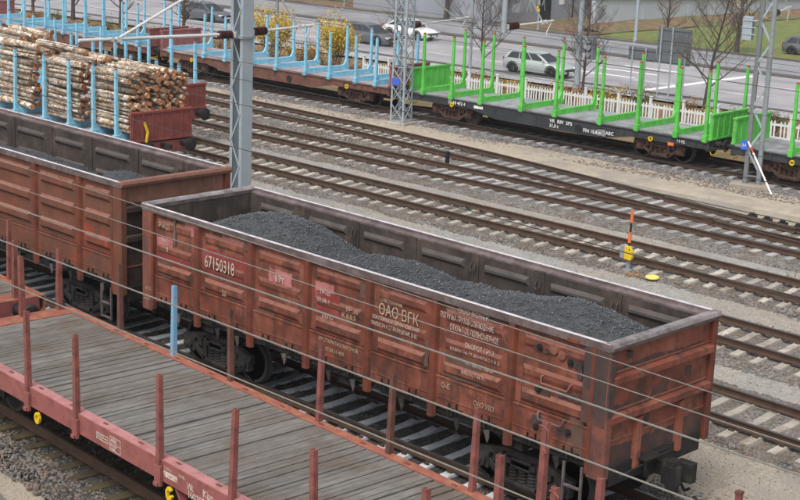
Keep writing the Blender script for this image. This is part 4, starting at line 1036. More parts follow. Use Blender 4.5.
for pi, (xa, xb, lab) in enumerate(PILES):
    # random packing of circles by dropping
    circ = []
    ylo, yhi, zf = cy-1.27, cy+1.27, 1.40
    tries = 0
    ztop = 3.44
    while tries < 800 and len(circ) < 190:
        tries += 1
        r = random.choice([.052, .06, .07, .08, .095, .12])*random.uniform(.9, 1.1)
        best = None
        for _ in range(14):
            y = random.uniform(ylo+r, yhi-r); z = zf+r
            for (cy_, cz_, cr_) in circ:
                d = abs(y-cy_); rr = r+cr_
                if d < rr: z = max(z, cz_+math.sqrt(rr*rr-d*d))
            lim = ztop+.24*(1-((y-cy)/1.27)**2)
            if z+r < lim and (best is None or z < best[1]): best = (y, z)
        if best: circ.append((*best, r))
    circ.sort(key=lambda c: -c[1])
    for (y, z, r) in circ:
        # only those that can be seen: right ends, near side, top
        lim = ztop+.24*(1-((y-cy)/1.27)**2)
        seen = (pi == 0) or y < ylo+(.8 if pi < 3 else .42) or z > lim-.40
        if pi == 3 and not (z > lim-.25 and y > cy-.4): seen = False
        if pi == 2 and not (z > lim-.3 or y < ylo+.5): seen = False
        if pi == 1 and not (z > lim-.3 or y < ylo+.62): seen = False
        if not seen: continue
        ln = (xb-xa)*random.uniform(.93, 1.02)
        x0 = xb-ln+random.uniform(-.16, .10)
        jz = random.uniform(-.02, .02)
        if z > lim-.3: jz = random.uniform(-.05, .04)
        add_log(x0, ln, y, z, r*.97, lab, (0, jz*.6+random.gauss(0, .012), random.gauss(0, .028))); total += 1
# loose logs lying on top and the darker gap fillers behind the stakes
add_log(-23.6, 3.1, cy-.35, 3.82, .12, 'long birch log lying loose on top of the middle stack', (0, .01, .03))
add_log(-25.4, 2.6, cy-.95, 3.74, .13, 'thick birch log lying loose at the front of the left stack top', (0, .0, .04))
for k in range(12): add_log(-27.2+random.uniform(-.1, .1), 2.9, cy-.2+random.uniform(-.6, .9), 3.8+.1*(k % 3), random.uniform(.07, .11), 'birch log heaped on top of the left stack', (0, random.uniform(-.03, .03), random.uniform(-.05, .05))); total += 1
print('LOGS', total)
# ------------------------------------------------------------------ catenary masts
def insulator(parent, p, q, m='insul', n=6, r=.125):
    p, q = Vector(p), Vector(q); d = (q-p); L = d.length; ax = d.normalized()
    prof = [(0, .035), (.06*L, .035)]
    for k in range(n):
        a = .08*L+k*(.84*L/n); w = .84*L/n
        prof += [(a, .05), (a+.15*w, r), (a+.55*w, r), (a+.75*w, .05)]
    prof += [(.94*L, .035), (L, .035)]
    mb = MB(); mb.lathe(p, ax, prof, 16); return mb.build('insulator', m, parent, smooth=True)
def cantilever(parent, y0, s, z, reach, x=0, r=.035, diag=True, drop=True):
    """tube arm across the track with stay, from the mast face y0 in the direction s"""
    insulator(parent, (x, y0+s*.08, z), (x, y0+s*.66, z+.02))
    mb = MB(); mb.tube([(x, y0+s*.5, z+.02), (x, y0+s*reach, z+.1)], r, 8)
    mb.cbox((x, y0+s*reach*.76, z+.07), (.1, .14, .14)); mb.cbox((x, y0+s*(reach*.76+.22), z+.075), (.09, .1, .12))
    mb.cbox((x, y0+s*.04, z), (.16, .1, .16))
    a = mb.build('cantilever_tube', 'tube', parent, smooth=False)
    if diag:
        mb = MB(); mb.tube([(x, y0+s*reach*.76, z+.1), (x, y0+s*.5, z+1.75)], r*.8, 8); mb.build('stay_tube', 'tube', parent)
        insulator(parent, (x, y0+s*.5, z+1.75), (x, y0+s*.06, z+1.98))
    if drop:
        mb = MB(); mb.tube([(x, y0+s*reach*.97, z+.09), (x, y0+s*(reach*.97-.3*reach/3), z-.28)], r*.6, 6); mb.tube([(x, y0+s*(reach*.97-.3*reach/3), z-.28), (x, y0+s*(reach*.97-.3*reach/3), z-.42)], .02, 6); mb.build('steady_arm', 'tube', parent)
def lattice_post(parent, z0, z1, wx, wy, leg=.07, nz=10, m='galv', taper=1., wide=False, name='lattice_brace'):
    H = z1-z0
    def c(sx, sy, z):
        k = 1-(1-taper)*(z-z0)/H
        return Vector((sx*wx/2*k, sy*wy/2*k, z))
    for sx in (-1, 1):
        for sy in (-1, 1):
            mb = MB(); a = c(sx, sy, z0); b = c(sx, sy, z1)
            mb.beam(a+Vector((0, -sy*leg/2, 0)), b+Vector((0, -sy*leg/2, 0)), .012, leg, upv=(0, 1, 0)); mb.beam(a+Vector((-sx*leg/2, 0, 0)), b+Vector((-sx*leg/2, 0, 0)), leg, .012, upv=(0, 1, 0))
            mb.build('leg', m, parent)
    zs = np.linspace(z0+.05, z1-.05, nz+1)
    return c, zs
# big channel mast left of centre
MX, MY = -9.05, 10.2
mast = empty('catenary_mast', (MX, MY, 0), 0, 'broad grey channel mast with zigzag lacing and two insulated arms, behind the coal wagons', 'catenary mast', 'overhead line masts')
for s in (-1, 1):
    mb = MB(); x = s*.27
    mb.box((min(x, x+s*.018), -.21, -.3), (max(x, x+s*.018), .21, 9.0))
    for t in (-1, 1): mb.box((min(x, x-s*.11), t*.21-(.018 if t > 0 else 0), -.3), (max(x, x-s*.11)-.0, t*.21+(.018 if t < 0 else 0), 9.0))
    mb.build('channel', 'galv', mast, bevel=.006)
for t in (-1, 1):
    for k in range(11):
        z = .1+k*.8; mb = MB(); a, b = ((-.2, .2) if (k+(t > 0)) % 2 else (.2, -.2))
        mb.beam((a, t*.222, z), (b, t*.222, z+.78), .012, .055, upv=(0, 1, 0)) if False else mb.add([(a-.03, t*.226-.006, z), (a+.03, t*.226-.006, z), (b+.03, t*.226-.006, z+.78), (b-.03, t*.226-.006, z+.78), (a-.03, t*.226+.006, z), (a+.03, t*.226+.006, z), (b+.03, t*.226+.006, z+.78), (b-.03, t*.226+.006, z+.78)], [(0,1,2,3),(4,7,6,5),(0,4,5,1),(1,5,6,2),(2,6,7,3),(3,7,4,0)])
        mb.build('lacing_bar', 'galv', mast)
mb = MB(); mb.box((-.6, -.5, -.6), (.6, .5, -.18)); mb.build('footing', 'concrete', mast, bevel=.03)
mb = MB(); mb.box((-.34, -.26, 5.62), (.34, .26, 5.70)); mb.cbox((0, -.3, 5.72), (.2, .16, .24)); mb.cbox((0, .3, 5.74), (.2, .16, .24)); mb.build('arm_clamp', 'galv_dull', mast)
cantilever(mast, -.34, -1, 5.74, 5.5, .05, .05, drop=False)
cantilever(mast, .3, 1, 5.78, 2.55, .05, .04)
mb = MB(); mb.box((.29, -.08, .55), (.293, .1, .85)); mb.build('number_plate', 'deck_grey', mast)
text('34', .16, (.294, -.02, .62), (PI/2, 0, PI/2), 'galv', mast)

# slim four-legged mast in the middle
def x_mast(loc, rz, label, w0, top, m, base, taper, xb=True, H=9.5, nz=12):
    t = empty('lattice_mast', loc, rz, label, 'catenary mast', 'overhead line masts')
    c, zs = lattice_post(t, base, H, w0, w0, .085, nz, m, taper)
    for i in range(len(zs)-1):
        for (fa, fb) in (((-1, -1), (1, -1)), ((1, -1), (1, 1)), ((1, 1), (-1, 1)), ((-1, 1), (-1, -1))):
            mb = MB()
            if i % 2 or xb: mb.beam(c(*fa, zs[i]), c(*fb, zs[i+1]), .03, .03)
            if not i % 2 or xb: mb.beam(c(*fb, zs[i]), c(*fa, zs[i+1]), .03, .03)
            if i % 3 == 0: mb.beam(c(*fa, zs[i]), c(*fb, zs[i]), .03, .03)
            mb.build('brace', m, t)
    mb = MB(); mb.box((-w0*.75, -w0*.75, base-.35), (w0*.75, w0*.75, base)); mb.build('footing', 'concrete', t, bevel=.03)
    return t
mm = x_mast((-20.2, 28.6, 0), .2, 'slim pale lattice mast with crossed braces, between the blue and the green staked wagons', .72, 9.5, 'galv', -.2, .8)
mb = MB(); mb.beam((0, .2, 4.0), (0, .66, 4.0), .1, .1); mb.build('arm_bracket', 'galv', mm)
cantilever(mm, .62, 1, 4.0, 4.9, 0, .045)
mb = MB(); mb.box((-.3, -.40, 1.45), (.1, -.385, 1.75)); mb.build('sign_plate', 'blue_sign', mm)
def z_mast(loc, rz, label, m):
    t = empty('lattice_mast', loc, rz, label, 'catenary mast', 'overhead line masts')
    H = 10.; w0 = .50
    for s in (-1, 1):
        mb = MB(); mb.tube([(s*w0/2, 0, -.2), (s*w0/2*.78, 0, H)], .1, 8); mb.build('leg', m if s < 0 else 'galv_dull', t)
    n = 12
    for k in range(n):
        z0 = .3+k*.8; a = (-1 if k % 2 else 1)*w0/2*(1-.22*z0/H); b = -a
        mb = MB(); mb.beam((a, -.05, z0), (b, -.05, z0+.8), .05, .075); mb.build('brace', 'galv', t)
    mb = MB(); mb.beam((-w0/2, -.03, .12), (w0/2, -.03, .12), .06, .06); mb.build('brace', m, t)
    mb = MB(); mb.box((-.75, -.42, -.6), (.75, .42, -.18)); mb.build('footing', 'sand', t, bevel=.03)
    mb = MB(); mb.box((-.5, -.14, 1.1), (-.26, -.12, 1.45)); mb.build('sign_plate', 'blue_sign', t)
    text('34', .17, (-.47, -.143, 1.21), (PI/2, 0, 0), 'stripe_white', t)
    mb = MB(); mb.box((-.86, -.16, 5.15), (-.5, .16, 6.0)); 
    for z in (5.35, 5.6, 5.85): mb.box((-.88, -.18, z), (-.34, .18, z+.03))
    mb.build('equipment_box', 'galv', t, bevel=.02)
    cantilever(t, .18, 1, 6.15, 2.6, .15, .04)
    return t
zm = z_mast((-2.85, 29.8, 0), .3, 'dark grey two-legged lattice mast with a blue sign, in front of the coupled green wagons', 'galv_dark')
# striped rod leaning at its foot
rod = empty('striped_rod', (-2.6, 29.3, -.3), 0, 'red and white banded rod leaning against the foot of the dark lattice mast', 'striped rod')
a, b = Vector((-.35, .15, 1.75)), Vector((1.1, -.3, .06))
for k in range(9):
    mb = MB(); mb.tube([a+(b-a)*k/9, a+(b-a)*(k+1)/9], .035, 8); mb.build('band', 'sleeve_red' if k == 1 else 'stripe_white', rod)

# drop post hanging from a beam above the picture
dp = empty('drop_post', (-6.55, 19.4, 0), 0, 'grey drop post hanging from above with two brown insulators and an arm', 'drop post')
mb = MB(); mb.tube([(0, 0, 5.6), (0, 0, 9.2)], .09, 10); mb.build('post', 'galv', dp)
mb = MB(); mb.box((-.15, -8, 9.2), (.15, 8, 9.5)); mb.build('beam', 'galv', dp)
cantilever(dp, .1, 1, 5.78, 2.5, 0, .035)

# ------------------------------------------------------------------ overhead wires
def wire(name, pts, r, label, m='wire', cat='wire', group=None, n=6):
    mb = MB(); mb.tube(pts, r, n); return tag(mb.build(name, m, smooth=True), label, cat, group)
yw = -8.
for (lab, zl, zr, xl_, xr_, r) in (('uppermost thin line wire crossing in front of the coal wagons', 6.515, 6.40, 10.85, 19.71, .005), ('second thin line wire from the top, in front of the coal wagons', 6.215, 6.165, 10.85, 20.58, .0055),
                          ('thick pale cable, third line from the top, in front of the coal wagons', 5.92, 5.915, 10.84, 20.61, .0105), ('thick pale cable, fourth line from the top, crossing the red stakes', 5.36, 5.335, 10.84, 19.54, .0105),
                          ('thick pale cable, lowest line, running along the plank deck', 4.755, 4.712, 7.61, 17.69, .0095)):
    sl = (zr-zl)/(xr_-xl_); pts = []
    for x in np.arange(-12, 45.1, 3): pts.append((x, yw, zl+sl*(x-xl_)))
    wire('line_wire', pts, r, lab, 'wire', 'wire', 'line wires in front of the coal wagons')
def contact(y, z, x0, x1, label, r=.0065, sag=0.):
    wire('contact_wire', [(x, y(x), z) for x in np.linspace(x0, x1, 12)], r, label, 'wire_dark', 'wire', 'contact wires of the yard tracks')
contact(lambda x: 1.6, 6.25, -30, 30, 'dark contact wire over the coal wagons, upper of the near ones', .007)
contact(lambda x: -.4, 6.2, -30, 30, 'dark feeder wire between the coal wagons and the flat wagons', .007)
contact(lambda x: -3.3-.053*x, 6.3, -30, 30, 'dark contact wire over the red flat wagons', .007)
contact(lambda x: 7.9, 5.35, -40, 30, 'dark contact wire over the track behind the coal wagons')
contact(lambda x: 12.6, 5.4, -45, 30, 'dark contact wire over the log wagon')
contact(lambda x: 17.1, 5.4, -50, 30, 'dark contact wire over the track of the point indicator')
contact(lambda x: 21.6, 5.3, -60, 30, 'dark contact wire over the turnout')
contact(lambda x: 25.0, 5.2, -70, 30, 'dark contact wire over the curving track')
contact(lambda x: T7(x), 4.2, -100, 40, 'dark contact wire over the green and blue stake wagons')
contact(lambda x: T7(x), 3.3, -100, 40, 'dark lower wire along the green and blue stake wagons')

# ------------------------------------------------------------------ point indicator and disc
pi_ = empty('point_indicator', (1.73, 15.88, -.28), 0, 'yellow and grey point indicator with orange and black banded rod', 'point indicator')
mb = MB(); mb.box((-.07, -.05, 0), (.07, .05, .36)); mb.box((-.14, -.12, -.02), (.14, .12, .05)); mb.build('stand', 'greybox', pi_, bevel=.01)
mb = MB(); mb.prism([(-.10, .36), (.15, .36), (.2, .43), (.2, .62), (.1, .77), (-.10, .77)], -.14, -.04, 'y'); o = mb.build('yellow_face', 'yellow', pi_, bevel=.01)
mb = MB(); mb.disc((.1, -.145, .68), (0, 1, 0), .02, .012, 8); mb.build('bolt', 'blackpaint', o)
mb = MB(); mb.box((-.30, -.10, .36), (-.10, .16, .76)); mb.box((-.10, -.035, .38), (.1, .12, .74)); mb.build('housing', 'greybox', pi_, bevel=.02)
mb = MB(); mb.disc((-.32, .06, .62), (1, 0, 0), .07, .06, 10); mb.build('pivot', 'blackpaint', pi_)
for (z0, z1, m, r) in ((.76, .86, 'blackpaint', .03), (.86, 1.18, 'orange', .052), (1.18, 1.48, 'blackpaint', .035), (1.48, 1.85, 'orange', .048)):
    mb = MB(); mb.tube([(-.03+(z0-.76)*.03, 0, z0), (-.03+(z1-.76)*.03, 0, z1)], r, 10); mb.build('band', m, pi_, smooth=True)
mb = MB(); mb.lathe((0, 0, 0), (0, 0, 1), [(0, .2), (.04, .2), (.055, .18), (.055, .03)], 18); o = tag(mb.build('marker_disc', 'yellow_disc'), 'pale yellow disc lying on the gravel beside the point indicator', 'marker'); o.location = (2.68, 15.75, -.27)
mb = MB(); mb.add([(0, 0, 0)]*0, [])
P = np.stack([RNG.normal(2.05, .12, 40), RNG.normal(15.75, .08, 40), np.full(40, -.3)], 1)
tag(scatter('dead_leaves', P, RNG.uniform(.02, .04, 40), 'leaf_orange', None, .5), 'small pile of rusty dead leaves by the point indicator', 'leaves', kind='stuff')
pi_.scale = (.92, .92, .97)
# marker post in the near right corner
mp = empty('marker_post', (14.35, 1.75, -.3), 0, 'short rusty red marker post at the lower right edge', 'post')
mb = MB(); mb.box((-.05, -.05, -.2), (.05, .05, 1.22)); mb.build('post', 'stake_red', mp, bevel=.008)
mb = MB(); mb.box((-.06, -.06, 1.22), (.06, .06, 1.27)); mb.build('cap', 'stake_rust', mp, bevel=.008)

sp_ = empty('stub_post', (-11.9, 22.75, -.32), 0, 'short dark stub post between two empty tracks in the middle distance', 'post')
mb = MB(); mb.box((-.06, -.06, 0), (.06, .06, .62)); mb.box((-.075, -.075, .62), (.075, .075, .68)); mb.build('post', 'black', sp_, bevel=.01)
mb = MB(); mb.box((-.12, -.12, -.1), (.12, .12, .06)); mb.build('base', 'greybox', sp_)
# ------------------------------------------------------------------ beyond the tracks: verge, path, street
E1 = lambda x: 45.5+.1*(x+30)
MED = lambda x: 58+.1*(x+35)
FAR = lambda x: 65.3+.1*(x+40)
def strip(name, m, ya, yb, z, label, x0=-170, x1=60, n=24, amp=0., step=2.5, kind='structure'):
    xs = np.arange(x0, x1+.1, step); us = np.linspace(0, 1, n)
    X, U = np.meshgrid(xs, us, indexing='ij')
    A = np.vectorize(ya)(X); B = np.vectorize(yb)(X)
    Y = A+(B-A)*U
    Z = z+amp*vnoise(X, Y, 1.7, 21)+amp*.5*vnoise(X, Y, .6, 22) if amp else np.full_like(X, z)
    return tag(grid_mesh(name, X, Y, Z, m), kind=kind, label=label)
ang = math.atan(.1)
strip('verge', 'verge', lambda x: T7(x)+2.6, lambda x: E1(x)-2.1, -.27, 'leaf strewn verge between the tracks and the street', amp=.05, step=1.2)
strip('footpath', 'path', lambda x: E1(x)-2.2, lambda x: E1(x)-.3, -.16, 'wet pale footpath beside the street')
strip('road', 'asphalt', lambda x: E1(x), lambda x: MED(x)-.3, -.22, 'wet street carriageway, nearer one')
strip('road', 'asphalt2', lambda x: MED(x)+.3, FAR, -.218, 'street carriageway, farther one')
def kerb(ya, w, h, label, m='kerb'):
    mb = MB(); n = 40; xs = np.linspace(-170, 60, n)
    for i in range(n-1):
        a, b = xs[i], xs[i+1]
        V = [(a, ya(a), -.4), (b, ya(b), -.4), (b, ya(b)+w, -.4), (a, ya(a)+w, -.4), (a, ya(a), h), (b, ya(b), h), (b, ya(b)+w, h), (a, ya(a)+w, h)]
        mb.add(V, [(4,5,6,7),(0,1,5,4),(2,3,7,6)])
    return tag(mb.build('kerb', m), kind='structure', label=label)
kerb(lambda x: E1(x)-.3, .28, -.1, 'dark kerb of the street')
kerb(lambda x: MED(x)-.28, .56, -.08, 'dark median kerb of the street')
kerb(lambda x: FAR(x), .25, -.1, 'far kerb of the street')
strip('grass', 'grass', lambda x: FAR(x)+.25, lambda x: FAR(x)+40, -.15, 'autumn grass beyond the street', amp=.08, x0=-38.5, x1=60)
strip('bank', 'bank', lambda x: FAR(x)+.25, lambda x: FAR(x)+60, -.12, 'brown leaf covered bank beyond the street', amp=.12, x0=-171, x1=-38.4)
# brown slope in front of the pale wall
xs = np.linspace(-41.5, -36, 24); ys = np.linspace(68, 150, 60); X, Y = np.meshgrid(xs, ys, indexing='ij')
Z = -.15+np.clip((-38.6-X)/2.9, 0, 1)*.42+.08*vnoise(X, Y, 1.3, 23)
Z = np.where(X > -38.2, -.45, Z)
tag(grid_mesh('bank', X, Y, Z, 'bank'), kind='structure', label='brown leaf covered slope at the foot of the pale wall')
# painted markings, laid 4 mm above the asphalt
def marking(P, label):
    mb = MB(); mb.add([(x, y, -.214) for x, y in P], [tuple(range(len(P)))]); tag(mb.build('road_marking', 'line'), label, kind='structure')
def dash(x0, x1, off, w, label):
    f = lambda x: E1(x)+off
    marking([(x0, f(x0)), (x1, f(x1)), (x1, f(x1)+w), (x0, f(x0)+w)], label)
dash(-170, -45, 3.9, .14, 'thin white lane line'); 
for k in range(9): dash(-44+k*5.2, -41.2+k*5.2, 3.9, .16, 'white lane dash')
for k in range(16): dash(-60+k*5.2, -57.2+k*5.2, 8.1, .16, 'white lane dash')
marking([(-20.6, 46.75), (-20.1, 46.8), (-20.2, 58.2), (-20.7, 58.1)], 'broad white stop line across the near carriageway')
for k in range(3): marking([(-27.6+k*.1, 50.2+k*2.3), (-23.6, 50.6+k*2.3), (-23.6, 50.95+k*2.3), (-27.6+k*.1, 50.55+k*2.3)], 'white bar of the crossing')

# ------------------------------------------------------------------ white picket fence
FY = lambda x: 36.7+.1*(x+24)
fx0, fx1 = -30.4, 4.
fen = empty('picket_fence', (fx0, FY(fx0), -.3), ang, 'white picket fence between the green staked wagons and the street', 'fence')
FL_ = (fx1-fx0)/math.cos(ang)
mb = MB(); mb.box((-.055, -.055, -.1), (.055, .055, 1.42)); mb.box((-.07, -.07, 1.42), (.07, .07, 1.46)); mb.beam((0, .05, 1.1), (0, .62, 0), .07, .07); pst = mb.build('post', 'fence', fen)
n = int(FL_/1.72)
for k in range(1, n): inst(pst, 'post', fen, (k*1.72+random.uniform(-.05, .05), 0, random.uniform(-.04, .03)), (0, random.uniform(-.03, .03), 0))
for z in (.35, .92):
    mb = MB(); mb.box((0, -.06, z), (FL_, -.02, z+.10)); mb.build('fence_rail', 'fence', fen)
mb = MB(); mb.prism([(-.035, .14), (.035, .14), (.035, 1.08), (0, 1.14), (-.035, 1.08)], -.085, -.062, 'y'); pk = mb.build('picket', 'fence', fen)
for k in range(1, min(290, int(FL_/.155))):
    if random.random() < .03: continue
    inst(pk, 'picket', fen, (k*.155+random.uniform(-.012, .012), 0, random.uniform(-.02, .02)), (0, random.uniform(-.02, .02), 0))

# ------------------------------------------------------------------ plants
def leaf_cloud(name, P, size, m, parent, mats=None):
    n = len(P); d = RNG.normal(size=(n, 3)); d /= np.linalg.norm(d, axis=1)[:, None]
    e = np.cross(d, RNG.normal(size=(n, 3))); e /= np.linalg.norm(e, axis=1)[:, None]
    s = size*RNG.uniform(.6, 1.3, n)
    V = np.stack([P-d*s[:, None], P+e*s[:, None]*.55, P+d*s[:, None], P-e*s[:, None]*.55], 1).reshape(-1, 3)
    F = np.arange(4*n).reshape(n, 4)
    return np_mesh(name, V, F, m, parent)
def branchy(mb, p, d, L, r, lev, tips, spread=.6, upk=.12, twigs=None):
    """recursive tapering limb"""
    pts = [Vector(p)]; rs = [r]; d = Vector(d).normalized(); n = 4
    for i in range(n):
        d = (d+Vector((random.gauss(0, .09), random.gauss(0, .09), random.gauss(0, .06)+upk*.3))).normalized()
        pts.append(pts[-1]+d*L/n); rs.append(r*(1-.62*(i+1)/n))
    (mb if lev > 1 or twigs is None else twigs).tube(pts, rs, 5 if lev > 1 else 3, caps=False)
    if lev == 0: tips.append(pts[-1]); return
    k = 5 if lev > 1 else 5
    for i in range(k):
        t = .25+.72*(i+random.random()*.6)/k; j = min(n-1, int(t*n)); q = pts[j].lerp(pts[j+1], t*n-j)
        a = random.uniform(0, 2*PI); side = Vector((math.cos(a), math.sin(a), random.uniform(.15, .7)))
        nd = (d*(1-spread)+side*spread).normalized()
        branchy(mb, q, nd, L*random.uniform(.42, .62)*(1.15-.4*t), max(.005, rs[j]*.5), lev-1, tips, spread, upk, twigs)
    tips.append(pts[-1])
def bare_tree(x, y, h, label, z=-.3, r=.11, leaves=None, nl=0, lev=3, lean=(0, 0), crown=1., group='bare street trees'):
    t = empty('street_tree', (x, y, z), 0, label, 'tree', group)
    trunk = MB(); br = MB(); tw = MB(); tips = []
    pts = [Vector((0, 0, -.1))]; rs = [r*1.25]; d = Vector((lean[0], lean[1], 1)).normalized()
    n = 8
    for i in range(n):
        d = (d+Vector((random.gauss(0, .035), random.gauss(0, .035), .05))).normalized()
        pts.append(pts[-1]+d*h/n); rs.append(r*(1-.85*(i+1)/n))
    trunk.tube(pts, [q*.78 for q in rs], 8); trunk.build('trunk', 'trunk', t, smooth=True)
    nb = 22
    for i in range(nb):
        tt = .16+.8*(i+random.random())/nb; j = min(n-1, int(tt*n)); q = pts[j].lerp(pts[j+1], tt*n-j)
        a = i*2.4+random.uniform(-.5, .5); up_ = random.uniform(.5, 1.1)
        branchy(br, q, (math.cos(a), math.sin(a), up_), h*crown*random.uniform(.24, .36)*(1.25-.75*tt), max(.01, rs[j]*.36), lev-1, tips, .55, .2, tw)
    br.build('branch', 'twig', t, fix=False); tw.build('twig', 'twig', t, fix=False)
    if leaves:
        T = np.array([v[:] for v in tips]); P = T[RNG.integers(0, len(T), nl)]+RNG.normal(0, .14, (nl, 3))
        leaf_cloud('foliage', P, .055, leaves, t)
    return t
def bush(x, y, h, w, label, m, n, z=-.3, group=None, stems=9, lsz=.05, cat='bush', dens=None):
    t = empty('shrub', (x, y, z), 0, label, cat, group)
    mb = MB(); tips = []
    for k in range(stems):
        a = random.uniform(0, 2*PI); branchy(mb, (random.gauss(0, w*.12), random.gauss(0, w*.12), -.05), (math.cos(a)*w/h*.55, math.sin(a)*w/h*.55, 1), h*random.uniform(.6, .95), .022, 2, tips, .5, .25)
    mb.build('stem', 'twig', t, fix=False)
    T = np.array([v[:] for v in tips]); P = T[RNG.integers(0, len(T), n)]+RNG.normal(0, .13, (n, 3))*np.array([1, 1, 1.1])
    P = P[P[:, 2] > .02]
    ms = m if isinstance(m, list) else [m]
    for i, mm_ in enumerate(ms): leaf_cloud('foliage', P[i::len(ms)], lsz, mm_, t)
    return t
bare_tree(-27.7, 42.5, 6.5, 'bare tree with a slender dark trunk, directly left of the silver estate car', r=.10, crown=1.1, lev=4)
bare_tree(-21.35, 43.15, 5.6, 'bare tree with wide low branches, just right of the silver estate car', r=.10, crown=1.25, lev=4)
bare_tree(-14.4, 43.9, 7.2, 'bare tree with many fine ascending branches, right of the grey sign backs', r=.12, lev=4, crown=1.15)
bare_tree(-33.7, 41.9, 4.5, 'small crooked bare tree behind the slim pale lattice mast', r=.08, lean=(-.12, 0), crown=1.1)
bare_tree(-51.4, 40.2, 5.0, 'dark bare tree with a dense crown beyond the logs, behind the dull red end board', r=.16, crown=1.1)
bare_tree(-57.5, 39.6, 5.5, 'bare tree with spreading crown between blue stakes, left of the pale stay tube', r=.15, crown=1.2)
bare_tree(-62.3, 39.1, 5.6, 'bare tree with a thick trunk at the upper left', r=.2, crown=1.1)
bare_tree(-66.5, 38.6, 5.2, 'bare tree farthest to the upper left, near the green stakes', r=.16, crown=1.1)
bare_tree(-33.2, 67.5, 5.5, 'young tree with sparse orange leaves in front of the pale wall', leaves='leaf_orange', nl=500, r=.12)
bare_tree(-27.4, 67.2, 7.0, 'thick dark street tree with sparse yellow leaves, left of the dark lattice mast', leaves='leaf_yellow', nl=700, r=.22)
bare_tree(-50.8, 64.2, 6.0, 'street tree with a thick grey trunk on the far kerb, before the grey building', r=.24)
bare_tree(-47.0, 66.6, 4.5, 'thin tree with faded greenish leaves before the grey building', leaves='leaf_green', nl=900, r=.09)
bare_tree(-22.0, 72, 6., 'tree with dull green leaves on the grass beside the equipment box', leaves='leaf_green', nl=1100, r=.14)
bush(-34.7, 38.0, 2.5, 1.5, 'bright yellow bush beside the dark car', 'leaf_yellow', 5200, stems=18, lsz=.055)
bush(-39.9, 37.8, 2.7, 1.9, 'bright yellow bush round a grey pole, right of the broad channel mast', 'leaf_yellow', 4600, stems=18, lsz=.055)
bush(-37.2, 37.6, 1.3, 2.0, 'low yellow brown bush between the two bright yellow ones', ['leaf_yellow', 'leaf_brown'], 1400)
for k in range(15):
    x = -31.5+k*2.1+random.uniform(-.3, .3); y = FY(x)+1.7+random.uniform(-.3, .5)
    bush(x, y, random.uniform(.8, 1.25), 1.9, ['low shrub with orange and brown leaves in the hedge behind the white fence', 'low shrub with yellow and brown leaves in the hedge behind the white fence', 'low shrub with brown and dull green leaves in the hedge behind the white fence'][k % 3], [['leaf_orange', 'leaf_brown'], ['leaf_yellow', 'leaf_brown'], ['leaf_brown', 'leaf_green']][k % 3], 1500, group='hedge shrubs behind the white fence', stems=7)
for k in range(34):
    x = -82+k*1.5+random.uniform(-.5, .5); y = T7(x)+4.8+random.uniform(-.4, 1.8)
    bush(x, y, random.uniform(.9, 1.6), 2.3, ['dry wholly brown shrub on the verge beyond the blue staked wagons', 'dry brown shrub with orange leaves on the verge beyond the blue staked wagons', 'dry brown shrub with some green leaves on the verge beyond the blue staked wagons'][k % 3], [['leaf_brown'], ['leaf_brown', 'leaf_orange'], ['leaf_brown', 'leaf_green']][k % 3], 800, group='dry shrubs on the verge', stems=7)
for k in range(16):
    x = -150+k*6.5+random.uniform(-1, 1); 
    bush(x, FAR(x)+2.5+random.uniform(0, 2), random.uniform(1.2, 2.6), 3, ['wholly brown shrub on the bank beyond the street', 'rusty brown and orange shrub on the bank beyond the street', 'brown and green shrub on the bank beyond the street'][k % 3], [['leaf_brown'], ['leaf_brown', 'leaf_orange'], ['leaf_brown', 'leaf_green']][k % 3], 700, group='shrubs on the far bank', stems=7, lsz=.08)

# ------------------------------------------------------------------ walls and buildings
w = empty('long_wall', (-41.5, 70.2, 0), 0, 'long pale blue grey wall with white coping, beyond the grass on the right', 'wall')
mb = MB(); mb.prism([(0, -1), (90, -1), (90, .5), (30, 1.0), (0, 2.0)], -.4, 0, 'x'); wb = mb.build('wall', 'shed_light', w)
mb = MB(); mb.prism([(-.1, 2.0), (30, 1.0), (90, .5), (90, .66), (30, 1.16), (-.1, 2.16)], -.5, .14, 'x'); mb.build('coping', 'cap', w)
for k in range(1, 15): 
    mb = MB(); mb.box((-.02, k*6-.06, -.5), (.035, k*6+.06, float(np.interp(k*6, [0, 30, 90], [2, 1, .5]))-.01)); mb.build('wall_joint', 'shed_light', w)
b = empty('grey_building', (-47.2, 58.5, 0), 0, 'grey flat building with dark openings across the street, behind the signal post', 'building')
mb = MB(); mb.box((-14, 6, -1), (0, 25, 7)); mb.build('wall', 'shed', b)
for (y0, y1, z0, z1, m) in ((6.8, 8.2, .0, 2.0, 'shed_light'), (9.0, 9.9, .6, 1.25, 'shed_light'), (12.2, 13.6, -.3, 2.2, 'glass'), (14.6, 15.2, 1.0, 1.6, 'cap'), (16.2, 16.35, -.3, 7, 'glass'), (18.6, 18.8, -.3, 7, 'kerb'), (20.6, 22.2, -.3, 2.0, 'glass')):
    mb = MB(); mb.box((-.02, y0, z0), (.03, y1, z1)); 
    nm = {'glass': 'window', 'shed_light': 'panel', 'cap': 'notice_board', 'kerb': 'downpipe'}[m]
    mb.build(nm, m, b)
mb = MB(); mb.box((0, 18.9, 2.45), (1.8, 25, 2.7)); mb.build('canopy', 'cap', b)
for k in range(6):      # sprayed scrawl on the wall
    mb = MB(); y0 = 9.6+k*.55; mb.beam((.035, y0, .5), (.035, y0+.35, 1.5), .01, .09); mb.beam((.035, y0+.35, 1.5), (.035, y0+.5, .6), .01, .09); mb.build('graffiti', 'path' if k % 2 else 'shed_light', b)
b2 = empty('low_building', (-62, 66, 0), 0, 'low brown grey building beyond the bank at the top left', 'building')
mb = MB(); mb.box((-60, 6, -1), (0, 20, 5)); mb.build('wall', 'shed', b2)
